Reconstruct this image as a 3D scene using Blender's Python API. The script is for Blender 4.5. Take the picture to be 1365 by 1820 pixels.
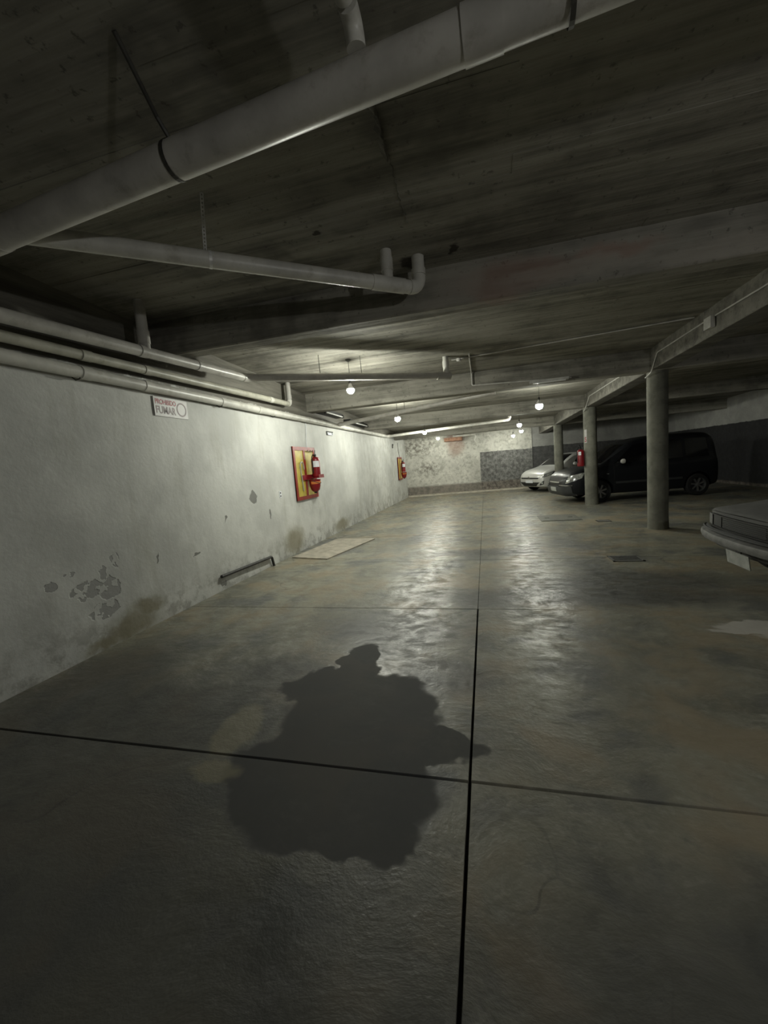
import bpy, bmesh, math, random
from mathutils import Vector, Matrix
from mathutils.bvhtree import BVHTree

random.seed(7)
scene = bpy.context.scene
for o in list(bpy.data.objects):
    bpy.data.objects.remove(o)
COL = scene.collection

# ------------------------------------------------------------------ camera, world, exposure
CAM_H = 1.5
F_PX = 720.0
cam_d = bpy.data.cameras.new('camera')
cam_d.sensor_width = 36.0
cam_d.sensor_fit = 'AUTO'
cam_d.lens = F_PX / 1820.0 * 36.0
cam_d.clip_start = 0.05
cam_d.clip_end = 200
cam = bpy.data.objects.new('camera', cam_d)
COL.objects.link(cam)
# viewing direction: a little to the left of the aisle, pitched down, rolled
c_right = Vector((0.96750603, 0.23994298, -0.07974612))
c_up = Vector((0.05015897, 0.12698932, 0.99063504))
c_back = Vector((0.24782283, -0.96244537, 0.11082764))
cam.matrix_world = Matrix(((c_right.x, c_up.x, c_back.x, 0.0),
                           (c_right.y, c_up.y, c_back.y, 0.0),
                           (c_right.z, c_up.z, c_back.z, CAM_H),
                           (0, 0, 0, 1)))
scene.camera = cam

world = bpy.data.worlds.new('world')
scene.world = world
world.use_nodes = True
world.node_tree.nodes['Background'].inputs[0].default_value = (0.0, 0.0, 0.0, 1)
world.node_tree.nodes['Background'].inputs[1].default_value = 0.0

vs = scene.view_settings
vs.view_transform = 'Standard'
vs.look = 'None'
vs.exposure = -0.12
vs.gamma = 1.0
vs.use_curve_mapping = False
scene.cycles.max_bounces = 5
scene.cycles.diffuse_bounces = 3
scene.cycles.glossy_bounces = 2
scene.cycles.caustics_reflective = False
scene.cycles.caustics_refractive = False

BULB_STRENGTH = 1000.0
BULB_COLOR = (0.985, 1.0, 0.875, 1)

# ------------------------------------------------------------------ node helpers
def nd(nt, typ, ins=None, **props):
    n = nt.nodes.new(typ)
    for k, v in props.items():
        setattr(n, k, v)
    for k, v in (ins or {}).items():
        s = n.inputs[k]
        if isinstance(v, bpy.types.NodeSocket):
            nt.links.new(v, s)
        else:
            s.default_value = v
    return n

def col(c):
    return (c[0], c[1], c[2], 1.0)

def mixc(nt, fac, a, b, blend='MIX'):
    n = nt.nodes.new('ShaderNodeMix')
    n.data_type = 'RGBA'
    n.blend_type = blend
    n.clamp_factor = True
    for i, v in ((0, fac), (6, a), (7, b)):
        if isinstance(v, bpy.types.NodeSocket):
            nt.links.new(v, n.inputs[i])
        else:
            n.inputs[i].default_value = v if i == 0 else col(v)
    return n.outputs[2]

def math_(nt, op, a, b=0.0, c=None):
    n = nt.nodes.new('ShaderNodeMath')
    n.operation = op
    for i, v in enumerate((a, b) if c is None else (a, b, c)):
        if isinstance(v, bpy.types.NodeSocket):
            nt.links.new(v, n.inputs[i])
        else:
            n.inputs[i].default_value = v
    return n.outputs[0]

def remap(nt, v, a, b, c=0.0, d=1.0, smooth=True):
    n = nt.nodes.new('ShaderNodeMapRange')
    n.interpolation_type = 'SMOOTHSTEP' if smooth else 'LINEAR'
    nt.links.new(v, n.inputs[0])
    for i, x in enumerate((a, b, c, d)):
        n.inputs[i + 1].default_value = x
    return n.outputs[0]

def noise(nt, vec, scale, detail=6.0, rough=0.6, dist=0.0):
    return nd(nt, 'ShaderNodeTexNoise', {'Vector': vec, 'Scale': scale, 'Detail': detail, 'Roughness': rough, 'Distortion': dist})

def vmath(nt, op, a, b=None):
    n = nt.nodes.new('ShaderNodeVectorMath')
    n.operation = op
    for i, v in enumerate((a, b)):
        if v is None:
            continue
        if isinstance(v, bpy.types.NodeSocket):
            nt.links.new(v, n.inputs[i])
        else:
            n.inputs[i].default_value = v
    return n

def warp(nt, pos, amp, scale):
    n = noise(nt, pos, scale, 2.0, 0.5)
    s = vmath(nt, 'SUBTRACT', n.outputs['Color'], (0.5, 0.5, 0.5))
    m = vmath(nt, 'MULTIPLY', s.outputs[0], (amp, amp, amp))
    return vmath(nt, 'ADD', pos, m.outputs[0]).outputs[0]

def blobs(nt, pos, items, soft=0.12):
    """union of soft ellipsoids given as (centre, radii) in metres"""
    tot = None
    for c, r in items:
        s = vmath(nt, 'SUBTRACT', pos, c)
        m = vmath(nt, 'MULTIPLY', s.outputs[0], tuple(1.0 / q for q in r))
        l = vmath(nt, 'LENGTH', m.outputs[0])
        k = remap(nt, l.outputs['Value'], 1.0 + soft, 1.0 - soft)
        tot = k if tot is None else math_(nt, 'MAXIMUM', tot, k)
    return tot

MATS = {}
def new_mat(name):
    m = bpy.data.materials.new(name)
    m.use_nodes = True
    nt = m.node_tree
    nt.nodes.clear()
    out = nt.nodes.new('ShaderNodeOutputMaterial')
    b = nt.nodes.new('ShaderNodeBsdfPrincipled')
    nt.links.new(b.outputs[0], out.inputs[0])
    MATS[name] = m
    return m, nt, b

def setin(nt, b, **kw):
    for k, v in kw.items():
        s = b.inputs[k.replace('_', ' ')]
        if isinstance(v, bpy.types.NodeSocket):
            nt.links.new(v, s)
        else:
            s.default_value = v

def bump(nt, b, h, strength, dist):
    n = nd(nt, 'ShaderNodeBump', {'Height': h, 'Strength': strength, 'Distance': dist})
    nt.links.new(n.outputs[0], b.inputs['Normal'])

def simple(name, c, rough=0.5, metal=0.0, vary=0.15, scale=6.0, spec=0.5, bumpy=0.0, coat=0.0, dirt=None):
    m, nt, b = new_mat(name)
    pos = nd(nt, 'ShaderNodeTexCoord').outputs['Object']
    n1 = noise(nt, pos, scale, 5.0, 0.6)
    f = remap(nt, n1.outputs['Fac'], 0.3, 0.7)
    dk = tuple(x * (1 - vary) for x in c)
    lt = tuple(min(1, x * (1 + vary * 0.6)) for x in c)
    cc = mixc(nt, f, dk, lt)
    if dirt:
        n2 = noise(nt, pos, scale * 2.3, 6.0, 0.7)
        cc = mixc(nt, remap(nt, n2.outputs['Fac'], 0.52, 0.72, 0, dirt[1]), cc, dirt[0])
    setin(nt, b, Base_Color=cc, Metallic=metal, Roughness=rough)
    b.inputs['Specular IOR Level'].default_value = spec
    b.inputs['Coat Weight'].default_value = coat
    if bumpy:
        n3 = noise(nt, pos, scale * 5, 6.0, 0.6)
        bump(nt, b, n3.outputs['Fac'], bumpy, 0.01)
    return m

def wpos(nt):
    return nd(nt, 'ShaderNodeNewGeometry').outputs['Position']

# ---- floor concrete
def mat_floor():
    m, nt, b = new_mat('floor_concrete')
    pos = wpos(nt)
    w1 = warp(nt, pos, 0.5, 1.2)
    big = noise(nt, w1, 0.55, 3, 0.6)
    mid = noise(nt, pos, 2.6, 5, 0.68)
    fine = noise(nt, pos, 26, 2, 0.65)
    c = mixc(nt, remap(nt, big.outputs['Fac'], 0.34, 0.66), (0.135, 0.133, 0.108), (0.245, 0.238, 0.185))
    c = mixc(nt, remap(nt, mid.outputs['Fac'], 0.44, 0.70, 0, 0.6), c, (0.30, 0.29, 0.235))
    c = mixc(nt, remap(nt, mid.outputs['Fac'], 0.47, 0.28, 0, 0.7), c, (0.100, 0.100, 0.088))
    scf = noise(nt, vmath(nt, 'MULTIPLY', w1, (1.0, 1.6, 1.0)).outputs[0], 5.5, 5, 0.75)
    c = mixc(nt, remap(nt, scf.outputs['Fac'], 0.52, 0.68, 0, 0.55), c, (0.36, 0.35, 0.295))
    c = mixc(nt, remap(nt, scf.outputs['Fac'], 0.46, 0.34, 0, 0.4), c, (0.085, 0.085, 0.075))
    c = mixc(nt, remap(nt, fine.outputs['Fac'], 0.45, 0.75, 0, 0.25), c, (0.34, 0.33, 0.28))
    # bluish grey tyre polish running down the lanes
    sx = vmath(nt, 'MULTIPLY', w1, (1.6, 0.22, 1.0))
    lane = noise(nt, sx.outputs[0], 1.0, 2, 0.5)
    c = mixc(nt, remap(nt, lane.outputs['Fac'], 0.52, 0.72, 0, 0.6), c, (0.120, 0.122, 0.120))
    hue = noise(nt, w1, 1.35, 3, 0.6)
    c = mixc(nt, remap(nt, hue.outputs['Fac'], 0.48, 0.62, 0, 0.75), c, (0.270, 0.225, 0.155))
    c = mixc(nt, remap(nt, hue.outputs['Fac'], 0.47, 0.34, 0, 0.75), c, (0.110, 0.114, 0.112))
    we = warp(nt, warp(nt, pos, 0.26, 2.2), 0.14, 9.0)
    dark = blobs(nt, we, [((-0.84, 1.72, 0), (0.56, 0.40, 1)), ((-0.82, 2.22, 0), (0.50, 0.48, 1)),
                          ((-1.02, 2.80, 0), (0.16, 0.34, 1)), ((-0.36, 2.00, 0), (0.26, 0.14, 1)),
                          ((-1.12, 2.45, 0), (0.36, 0.26, 1)), ((-0.58, 1.47, 0), (0.24, 0.17, 1))], 0.07)
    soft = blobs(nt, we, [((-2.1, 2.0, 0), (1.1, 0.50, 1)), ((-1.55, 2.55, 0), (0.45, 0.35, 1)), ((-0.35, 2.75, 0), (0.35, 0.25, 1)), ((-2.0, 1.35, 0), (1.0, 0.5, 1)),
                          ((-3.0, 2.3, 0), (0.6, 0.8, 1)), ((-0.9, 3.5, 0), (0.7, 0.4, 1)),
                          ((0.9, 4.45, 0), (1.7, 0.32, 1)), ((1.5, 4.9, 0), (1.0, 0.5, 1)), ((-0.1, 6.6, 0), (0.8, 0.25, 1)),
                          ((0.9, 0.9, 0), (1.0, 0.55, 1)), ((-1.6, 0.8, 0), (1.5, 0.65, 1)), ((-2.6, 1.5, 0), (1.2, 0.6, 1))], 0.5)  # near-left blobs: dirt plus painted-in vignette darkening of that corner
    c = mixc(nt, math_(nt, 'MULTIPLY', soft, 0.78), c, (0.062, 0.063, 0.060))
    c = mixc(nt, math_(nt, 'MULTIPLY', dark, 0.86), c, (0.050, 0.051, 0.051))
    pale = blobs(nt, we, [((2.02, 3.72, 0), (0.30, 0.14, 1)), ((2.3, 3.55, 0), (0.35, 0.10, 1)), ((1.85, 3.62, 0), (0.16, 0.05, 1))], 0.10)
    c = mixc(nt, math_(nt, 'MULTIPLY', pale, 0.85), c, (0.47, 0.45, 0.41))
    olive = blobs(nt, we, [((-1.54, 1.95, 0), (0.14, 0.20, 1)), ((-1.46, 1.64, 0), (0.13, 0.10, 1))], 0.25)
    c = mixc(nt, math_(nt, 'MULTIPLY', olive, 0.6), c, (0.24, 0.22, 0.145))
    # hairline cracks
    vor = nd(nt, 'ShaderNodeTexVoronoi', {'Vector': warp(nt, pos, 0.5, 2.2), 'Scale': 0.55}, feature='DISTANCE_TO_EDGE')
    crack = remap(nt, vor.outputs['Distance'], 0.0045, 0.001)
    ck = math_(nt, 'MULTIPLY', crack, remap(nt, big.outputs['Fac'], 0.50, 0.60))
    c = mixc(nt, math_(nt, 'MULTIPLY', ck, 0.6), c, (0.05, 0.05, 0.045))
    r = remap(nt, scf.outputs['Fac'], 0.36, 0.62, 0.58, 0.30)
    r = math_(nt, 'ADD', math_(nt, 'MULTIPLY', r, math_(nt, 'SUBTRACT', 1.0, dark)), math_(nt, 'MULTIPLY', dark, 0.80))
    setin(nt, b, Base_Color=c, Roughness=r)
    b.inputs['Specular IOR Level'].default_value = 0.45
    h = math_(nt, 'ADD', mid.outputs['Fac'], math_(nt, 'MULTIPLY', fine.outputs['Fac'], 0.16))
    h = math_(nt, 'ADD', h, math_(nt, 'MULTIPLY', scf.outputs['Fac'], 0.7))
    bump(nt, b, h, math_(nt, 'SUBTRACT', 0.45, math_(nt, 'MULTIPLY', dark, 0.43)), 0.014)
    return m

# ---- board-marked ceiling concrete
def mat_ceiling(name, tint=1.0, stains=True):
    m, nt, b = new_mat(name)
    pos = wpos(nt)
    st = vmath(nt, 'MULTIPLY', pos, (0.35, 5.5, 5.5))
    streak = noise(nt, st.outputs[0], 1.3, 4, 0.68)
    big = noise(nt, pos, 1.1, 4, 0.7)
    fine = noise(nt, pos, 17, 3, 0.7)
    A = tuple(x * tint for x in (0.115, 0.110, 0.094))
    B = tuple(x * tint for x in (0.365, 0.352, 0.302))
    c = mixc(nt, remap(nt, streak.outputs['Fac'], 0.26, 0.76), A, B)
    c = mixc(nt, remap(nt, big.outputs['Fac'], 0.42, 0.66, 0, 0.6), c, tuple(x * tint for x in (0.320, 0.305, 0.265)))
    c = mixc(nt, remap(nt, big.outputs['Fac'], 0.47, 0.30, 0, 0.6), c, tuple(x * tint for x in (0.095, 0.090, 0.078)))
    c = mixc(nt, remap(nt, fine.outputs['Fac'], 0.60, 0.72, 0, 0.6), c, (0.06, 0.055, 0.048))
    if stains:
        we = warp(nt, pos, 0.16, 6.0)
        red = blobs(nt, we, [((0.35, 3.9, 3.05), (0.45, 0.3, 0.12)), ((0.15, 3.9, 3.0), (0.25, 0.3, 0.14)), ((1.1, 3.9, 3.1), (0.3, 0.3, 0.06))], 0.5)
        c = mixc(nt, math_(nt, 'MULTIPLY', red, 0.5), c, (0.33, 0.205, 0.165))
        lt = blobs(nt, we, [((-0.15, 3.9, 3.05), (0.22, 0.35, 0.17)), ((-0.35, 3.88, 2.93), (0.22, 0.2, 0.05)), ((0.8, 3.9, 3.02), (0.6, 0.3, 0.07)), ((2.0, 3.9, 2.96), (0.6, 0.3, 0.08))], 0.4)
        c = mixc(nt, math_(nt, 'MULTIPLY', lt, 0.5), c, (0.40, 0.37, 0.32))
    elif stains is False:
        we = warp(nt, pos, 0.14, 9.0)
        hole = blobs(nt, we, [((-0.52, 3.75, 3.24), (0.10, 0.12, 0.08)), ((-0.17, 3.66, 3.24), (0.035, 0.09, 0.06)), ((-1.12, 3.05, 3.27), (0.035, 0.03, 0.1))], 0.2)
        c = mixc(nt, math_(nt, 'MULTIPLY', hole, 0.85), c, (0.025, 0.02, 0.018))
    setin(nt, b, Base_Color=c, Roughness=0.82)
    b.inputs['Specular IOR Level'].default_value = 0.25
    h = math_(nt, 'ADD', streak.outputs['Fac'], math_(nt, 'MULTIPLY', fine.outputs['Fac'], 0.25))
    bump(nt, b, h, 0.6, 0.02)
    return m

# ---- painted left wall, bare concrete above the paint
def mat_wall_left():
    m, nt, b = new_mat('wall_white_paint')
    pos = wpos(nt)
    big = noise(nt, pos, 0.9, 5, 0.6)
    st = vmath(nt, 'MULTIPLY', pos, (1, 2.2, 0.5))
    drip = noise(nt, st.outputs[0], 1.8, 6, 0.65, 0.2)
    fine = noise(nt, pos, 26, 3, 0.7)
    c = mixc(nt, remap(nt, big.outputs['Fac'], 0.35, 0.65), (0.46, 0.465, 0.445), (0.62, 0.625, 0.595))
    c = mixc(nt, remap(nt, drip.outputs['Fac'], 0.50, 0.72, 0, 0.5), c, (0.39, 0.39, 0.345))
    we = warp(nt, warp(nt, pos, 0.16, 3.5), 0.10, 13.0)
    sep = nd(nt, 'ShaderNodeSeparateXYZ', {0: we})
    low = remap(nt, sep.outputs['Z'], 0.55, 0.02)
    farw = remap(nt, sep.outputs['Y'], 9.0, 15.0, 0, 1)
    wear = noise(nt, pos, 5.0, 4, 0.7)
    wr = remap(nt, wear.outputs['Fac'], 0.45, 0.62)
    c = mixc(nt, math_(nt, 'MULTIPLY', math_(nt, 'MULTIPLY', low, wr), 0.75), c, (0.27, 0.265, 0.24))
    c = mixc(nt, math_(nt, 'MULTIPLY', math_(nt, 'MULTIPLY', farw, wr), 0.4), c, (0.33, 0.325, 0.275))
    peel = blobs(nt, we, [((-3.55, 2.83, 0.60), (0.3, 0.20, 0.085)), ((-3.55, 3.02, 0.56), (0.3, 0.10, 0.12)), ((-3.55, 2.68, 0.78), (0.3, 0.06, 0.03)),
                          ((-3.55, 3.13, 0.80), (0.3, 0.03, 0.07)), ((-3.55, 2.50, 0.74), (0.3, 0.04, 0.05)), ((-3.55, 2.95, 0.36), (0.3, 0.14, 0.07)),
                          ((-3.55, 2.98, 0.72), (0.3, 0.05, 0.04))], 0.06)
    keep = remap(nt, noise(nt, pos, 11.0, 2, 0.5).outputs['Fac'], 0.56, 0.53)
    peel = math_(nt, 'MULTIPLY', peel, keep)
    c = mixc(nt, math_(nt, 'MULTIPLY', peel, 0.9), c, (0.30, 0.30, 0.29))
    gouge = blobs(nt, we, [((-3.55, 5.65, 1.19), (0.3, 0.07, 0.11)), ((-3.55, 3.64, 0.71), (0.3, 0.014, 0.05)), ((-3.55, 4.25, 0.60), (0.3, 0.05, 0.02)), ((-3.55, 4.72, 0.09), (0.3, 0.06, 0.04)),
                           ((-3.55, 6.1, 0.85), (0.3, 0.03, 0.08)), ((-3.55, 4.9, 0.95), (0.3, 0.02, 0.03))], 0.12)
    c = mixc(nt, math_(nt, 'MULTIPLY', gouge, 0.85), c, (0.135, 0.135, 0.125))
    damp = blobs(nt, we, [((-3.55, 3.22, 0.10), (0.3, 0.30, 0.14)), ((-3.55, 3.42, 0.22), (0.3, 0.22, 0.10)), ((-3.55, 2.9, 0.05), (0.3, 0.2, 0.06)), ((-3.55, 6.9, 0.25), (0.3, 0.35, 0.25)), ((-3.55, 9.5, 0.15), (0.3, 0.5, 0.15))], 0.5)
    c = mixc(nt, math_(nt, 'MULTIPLY', damp, 0.75), c, (0.19, 0.17, 0.10))
    bare = remap(nt, sep.outputs['Z'], 2.615, 2.655)
    st2 = vmath(nt, 'MULTIPLY', pos, (1, 0.5, 6))
    brd = noise(nt, st2.outputs[0], 1.5, 6, 0.65)
    cc = mixc(nt, remap(nt, brd.outputs['Fac'], 0.3, 0.7), (0.10, 0.095, 0.08), (0.22, 0.21, 0.18))
    c = mixc(nt, bare, c, cc)
    setin(nt, b, Base_Color=c, Roughness=0.62)
    b.inputs['Specular IOR Level'].default_value = 0.35
    h = math_(nt, 'ADD', math_(nt, 'MULTIPLY', big.outputs['Fac'], 2.0), math_(nt, 'MULTIPLY', fine.outputs['Fac'], 0.16))
    h = math_(nt, 'ADD', h, math_(nt, 'MULTIPLY', wear.outputs['Fac'], 0.35))
    h = math_(nt, 'SUBTRACT', h, math_(nt, 'MULTIPLY', math_(nt, 'MAXIMUM', peel, gouge), 0.5))
    bump(nt, b, h, 0.45, 0.02)
    return m

# ---- two-tone walls (pale above a grey dado)
def mat_two_tone(name, zline, pale, dado, far=False, spread=2.2):
    m, nt, b = new_mat(name)
    pos = wpos(nt)
    big = noise(nt, pos, 1.3, 8, 0.7, 0.3)
    fine = noise(nt, pos, 7, 8, 0.75)
    we = warp(nt, pos, 0.05, 8.0)
    sep = nd(nt, 'ShaderNodeSeparateXYZ', {0: we})
    up = mixc(nt, remap(nt, big.outputs['Fac'], 0.35, 0.7), tuple(x * 0.72 for x in pale), pale)
    dn = mixc(nt, remap(nt, fine.outputs['Fac'], 0.38, 0.66), dado, tuple(min(1, x * spread) for x in dado))
    lo = remap(nt, sep.outputs['Z'], zline + 0.012, zline - 0.012)
    if far:
        # dado only on the right of the rough whitewashed panel
        side = remap(nt, sep.outputs['X'], -0.25, -0.19)
        lo = math_(nt, 'MULTIPLY', lo, side)
        ww = warp(nt, pos, 0.4, 2.5)
        up = mixc(nt, remap(nt, fine.outputs['Fac'], 0.46, 0.62, 0, 0.55), up, (0.24, 0.235, 0.20))
        dirt = blobs(nt, ww, [((-3.2, 18.7, 2.3), (0.9, 1.2, 0.45)), ((-2.6, 18.7, 1.2), (0.5, 1.2, 0.3))], 0.6)
        up = mixc(nt, math_(nt, 'MULTIPLY', math_(nt, 'MULTIPLY', dirt, remap(nt, fine.outputs['Fac'], 0.36, 0.6)), 0.8), up, (0.13, 0.12, 0.10))
        rust = blobs(nt, ww, [((-1.25, 19, 2.25), (0.38, 1.2, 0.5)), ((-1.2, 19, 2.65), (0.45, 1.2, 0.12))], 0.4)
        up = mixc(nt, math_(nt, 'MULTIPLY', rust, 0.55), up, (0.34, 0.205, 0.16))
    c = mixc(nt, lo, up, dn)
    base = remap(nt, sep.outputs['Z'], 0.50 if far else 0.12, 0.38 if far else 0.05)
    c = mixc(nt, math_(nt, 'MULTIPLY', base, 0.85), c, mixc(nt, remap(nt, fine.outputs['Fac'], 0.4, 0.62), (0.10, 0.088, 0.075), (0.24, 0.21, 0.18)))
    setin(nt, b, Base_Color=c, Roughness=0.8)
    b.inputs['Specular IOR Level'].default_value = 0.25
    bump(nt, b, math_(nt, 'ADD', big.outputs['Fac'], math_(nt, 'MULTIPLY', fine.outputs['Fac'], 0.4)), 0.6, 0.03)
    return m

M = {}
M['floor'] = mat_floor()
M['ceiling'] = mat_ceiling('ceiling_board_marked_concrete', 1.0, False)
M['beam'] = mat_ceiling('beam_board_marked_concrete', 1.0)
M['beam_plain'] = mat_ceiling('beam_plain_concrete', 1.0, None)
M['beam_long'] = mat_ceiling('long_beam_concrete', 0.62, None)
M['wall_left'] = mat_wall_left()
M['wall_far'] = mat_two_tone('wall_far_plaster', 1.80, (0.66, 0.65, 0.59), (0.10, 0.10, 0.096), True, 2.6)
M['wall_right'] = mat_two_tone('wall_right_two_tone_paint', 2.0, (0.42, 0.42, 0.40), (0.034, 0.034, 0.036), False, 1.35)
M['wall_bay'] = mat_two_tone('wall_bay_two_tone_paint', 1.86, (0.42, 0.42, 0.40), (0.075, 0.075, 0.075), False, 1.6)
M['wall_back'] = simple('wall_back_concrete', (0.16, 0.155, 0.14), 0.85, 0, 0.3, 2.0, 0.2, 0.3)
M['groove'] = simple('joint_dirt', (0.030, 0.029, 0.026), 0.95, 0, 0.4, 20, 0.1)
M['column'] = simple('column_concrete', (0.185, 0.185, 0.155), 0.8, 0, 0.3, 3.0, 0.25, 0.35, dirt=((0.10, 0.097, 0.08), 0.6))
M['pvc'] = simple('grey_plastic_pipe', (0.50, 0.485, 0.45), 0.38, 0, 0.22, 3.0, 0.5, 0.03, dirt=((0.24, 0.215, 0.175), 0.5))
M['pvc_light'] = simple('pale_plastic_pipe', (0.64, 0.63, 0.58), 0.40, 0, 0.2, 3.0, 0.5, 0.03, dirt=((0.36, 0.34, 0.28), 0.5))
M['pvc_olive'] = simple('yellowed_plastic_pipe', (0.46, 0.45, 0.38), 0.45, 0, 0.25, 3.0, 0.5, 0.03, dirt=((0.20, 0.18, 0.10), 0.5))
M['galv'] = simple('galvanised_strap', (0.62, 0.62, 0.60), 0.32, 0.9, 0.2, 20)
M['galv_bright'] = simple('bright_galvanised_strap', (0.80, 0.80, 0.78), 0.35, 0.25, 0.2, 30)
M['strap_dark'] = simple('dark_steel_strap', (0.07, 0.068, 0.06), 0.6, 0.4, 0.3, 20)
M['iron'] = simple('dark_iron', (0.045, 0.044, 0.042), 0.55, 0.3, 0.3, 20)
M['conduit'] = simple('pale_conduit', (0.50, 0.49, 0.46), 0.5, 0, 0.2, 8)
M['red'] = simple('red_paint', (0.21, 0.008, 0.013), 0.35, 0, 0.2, 8, 0.5)
M['red_frame'] = simple('red_board_frame', (0.27, 0.026, 0.016), 0.4, 0, 0.25, 8, 0.5)
M['yellow'] = simple('yellow_board_paint', (0.56, 0.46, 0.085), 0.4, 0, 0.2, 6, 0.5)
M['orange'] = simple('orange_band', (0.62, 0.20, 0.05), 0.5, 0, 0.2, 10)
M['white'] = simple('white_plate', (0.46, 0.445, 0.435), 0.45, 0, 0.1, 8)
M['label'] = simple('white_label', (0.72, 0.74, 0.78), 0.5, 0, 0.08, 10)
M['black'] = simple('black_plastic', (0.015, 0.015, 0.015), 0.5, 0, 0.2, 10)
M['rubber'] = simple('black_rubber', (0.018, 0.018, 0.018), 0.85, 0, 0.3, 15, 0.3)
M['text_red'] = simple('red_print', (0.33, 0.035, 0.045), 0.5, 0, 0.15, 30)
M['text_grey'] = simple('grey_print', (0.17, 0.12, 0.12), 0.5, 0, 0.15, 30)
M['silver'] = simple('silver_car_paint', (0.62, 0.62, 0.60), 0.32, 0.35, 0.03, 2, 0.5, 0, 0.6)
M['dark_car'] = simple('dark_car_paint', (0.008, 0.009, 0.011), 0.38, 0.0, 0.1, 2, 0.35, 0, 0.1)
M['old_car'] = simple('dusty_grey_car_paint', (0.14, 0.14, 0.136), 0.75, 0.0, 0.15, 5, 0.4)
M['dull_lens'] = simple('dusty_dark_lens', (0.05, 0.05, 0.05), 0.6, 0, 0.2, 10, 0.3)
M['glass'] = simple('dark_car_glass', (0.005, 0.005, 0.006), 0.10, 0, 0.1, 2, 0.6)
M['lens'] = simple('clear_lamp_lens', (0.60, 0.62, 0.60), 0.12, 0.55, 0.45, 22, 0.8, 0, 1.0)
M['chrome'] = simple('chrome', (0.60, 0.60, 0.59), 0.2, 1.0, 0.1, 10)
M['dull_chrome'] = simple('dull_chrome', (0.18, 0.18, 0.175), 0.6, 0.2, 0.25, 14)
M['rim'] = simple('alloy_rim', (0.40, 0.40, 0.40), 0.32, 0.85, 0.15, 12)
M['plastic_dark'] = simple('dark_bumper_plastic', (0.035, 0.037, 0.038), 0.6, 0, 0.15, 6)
M['plate'] = simple('number_plate', (0.42, 0.43, 0.41), 0.5, 0, 0.25, 12)
M['plywood'] = simple('pale_plywood', (0.42, 0.385, 0.32), 0.65, 0, 0.25, 6, 0.3, 0.1, dirt=((0.26, 0.23, 0.19), 0.6))
M['grate'] = simple('cast_iron_grate', (0.13, 0.13, 0.12), 0.65, 0.3, 0.3, 20)
M['lid'] = simple('concrete_cover', (0.13, 0.13, 0.11), 0.55, 0, 0.3, 5, 0.4, 0.3)
M['brick_rust'] = simple('rust_orange_plaster', (0.30, 0.17, 0.115), 0.85, 0, 0.35, 9, 0.2, 0.4)
M['tube'] = simple('unlit_tube_glass', (0.70, 0.70, 0.68), 0.25, 0, 0.05, 8)
# ------------------------------------------------------------------ mesh helpers
def frame(d):
    d = Vector(d).normalized()
    a = Vector((0, 0, 1)) if abs(d.z) < 0.95 else Vector((1, 0, 0))
    u = d.cross(a).normalized()
    v = u.cross(d).normalized()
    return d, u, v

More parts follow.
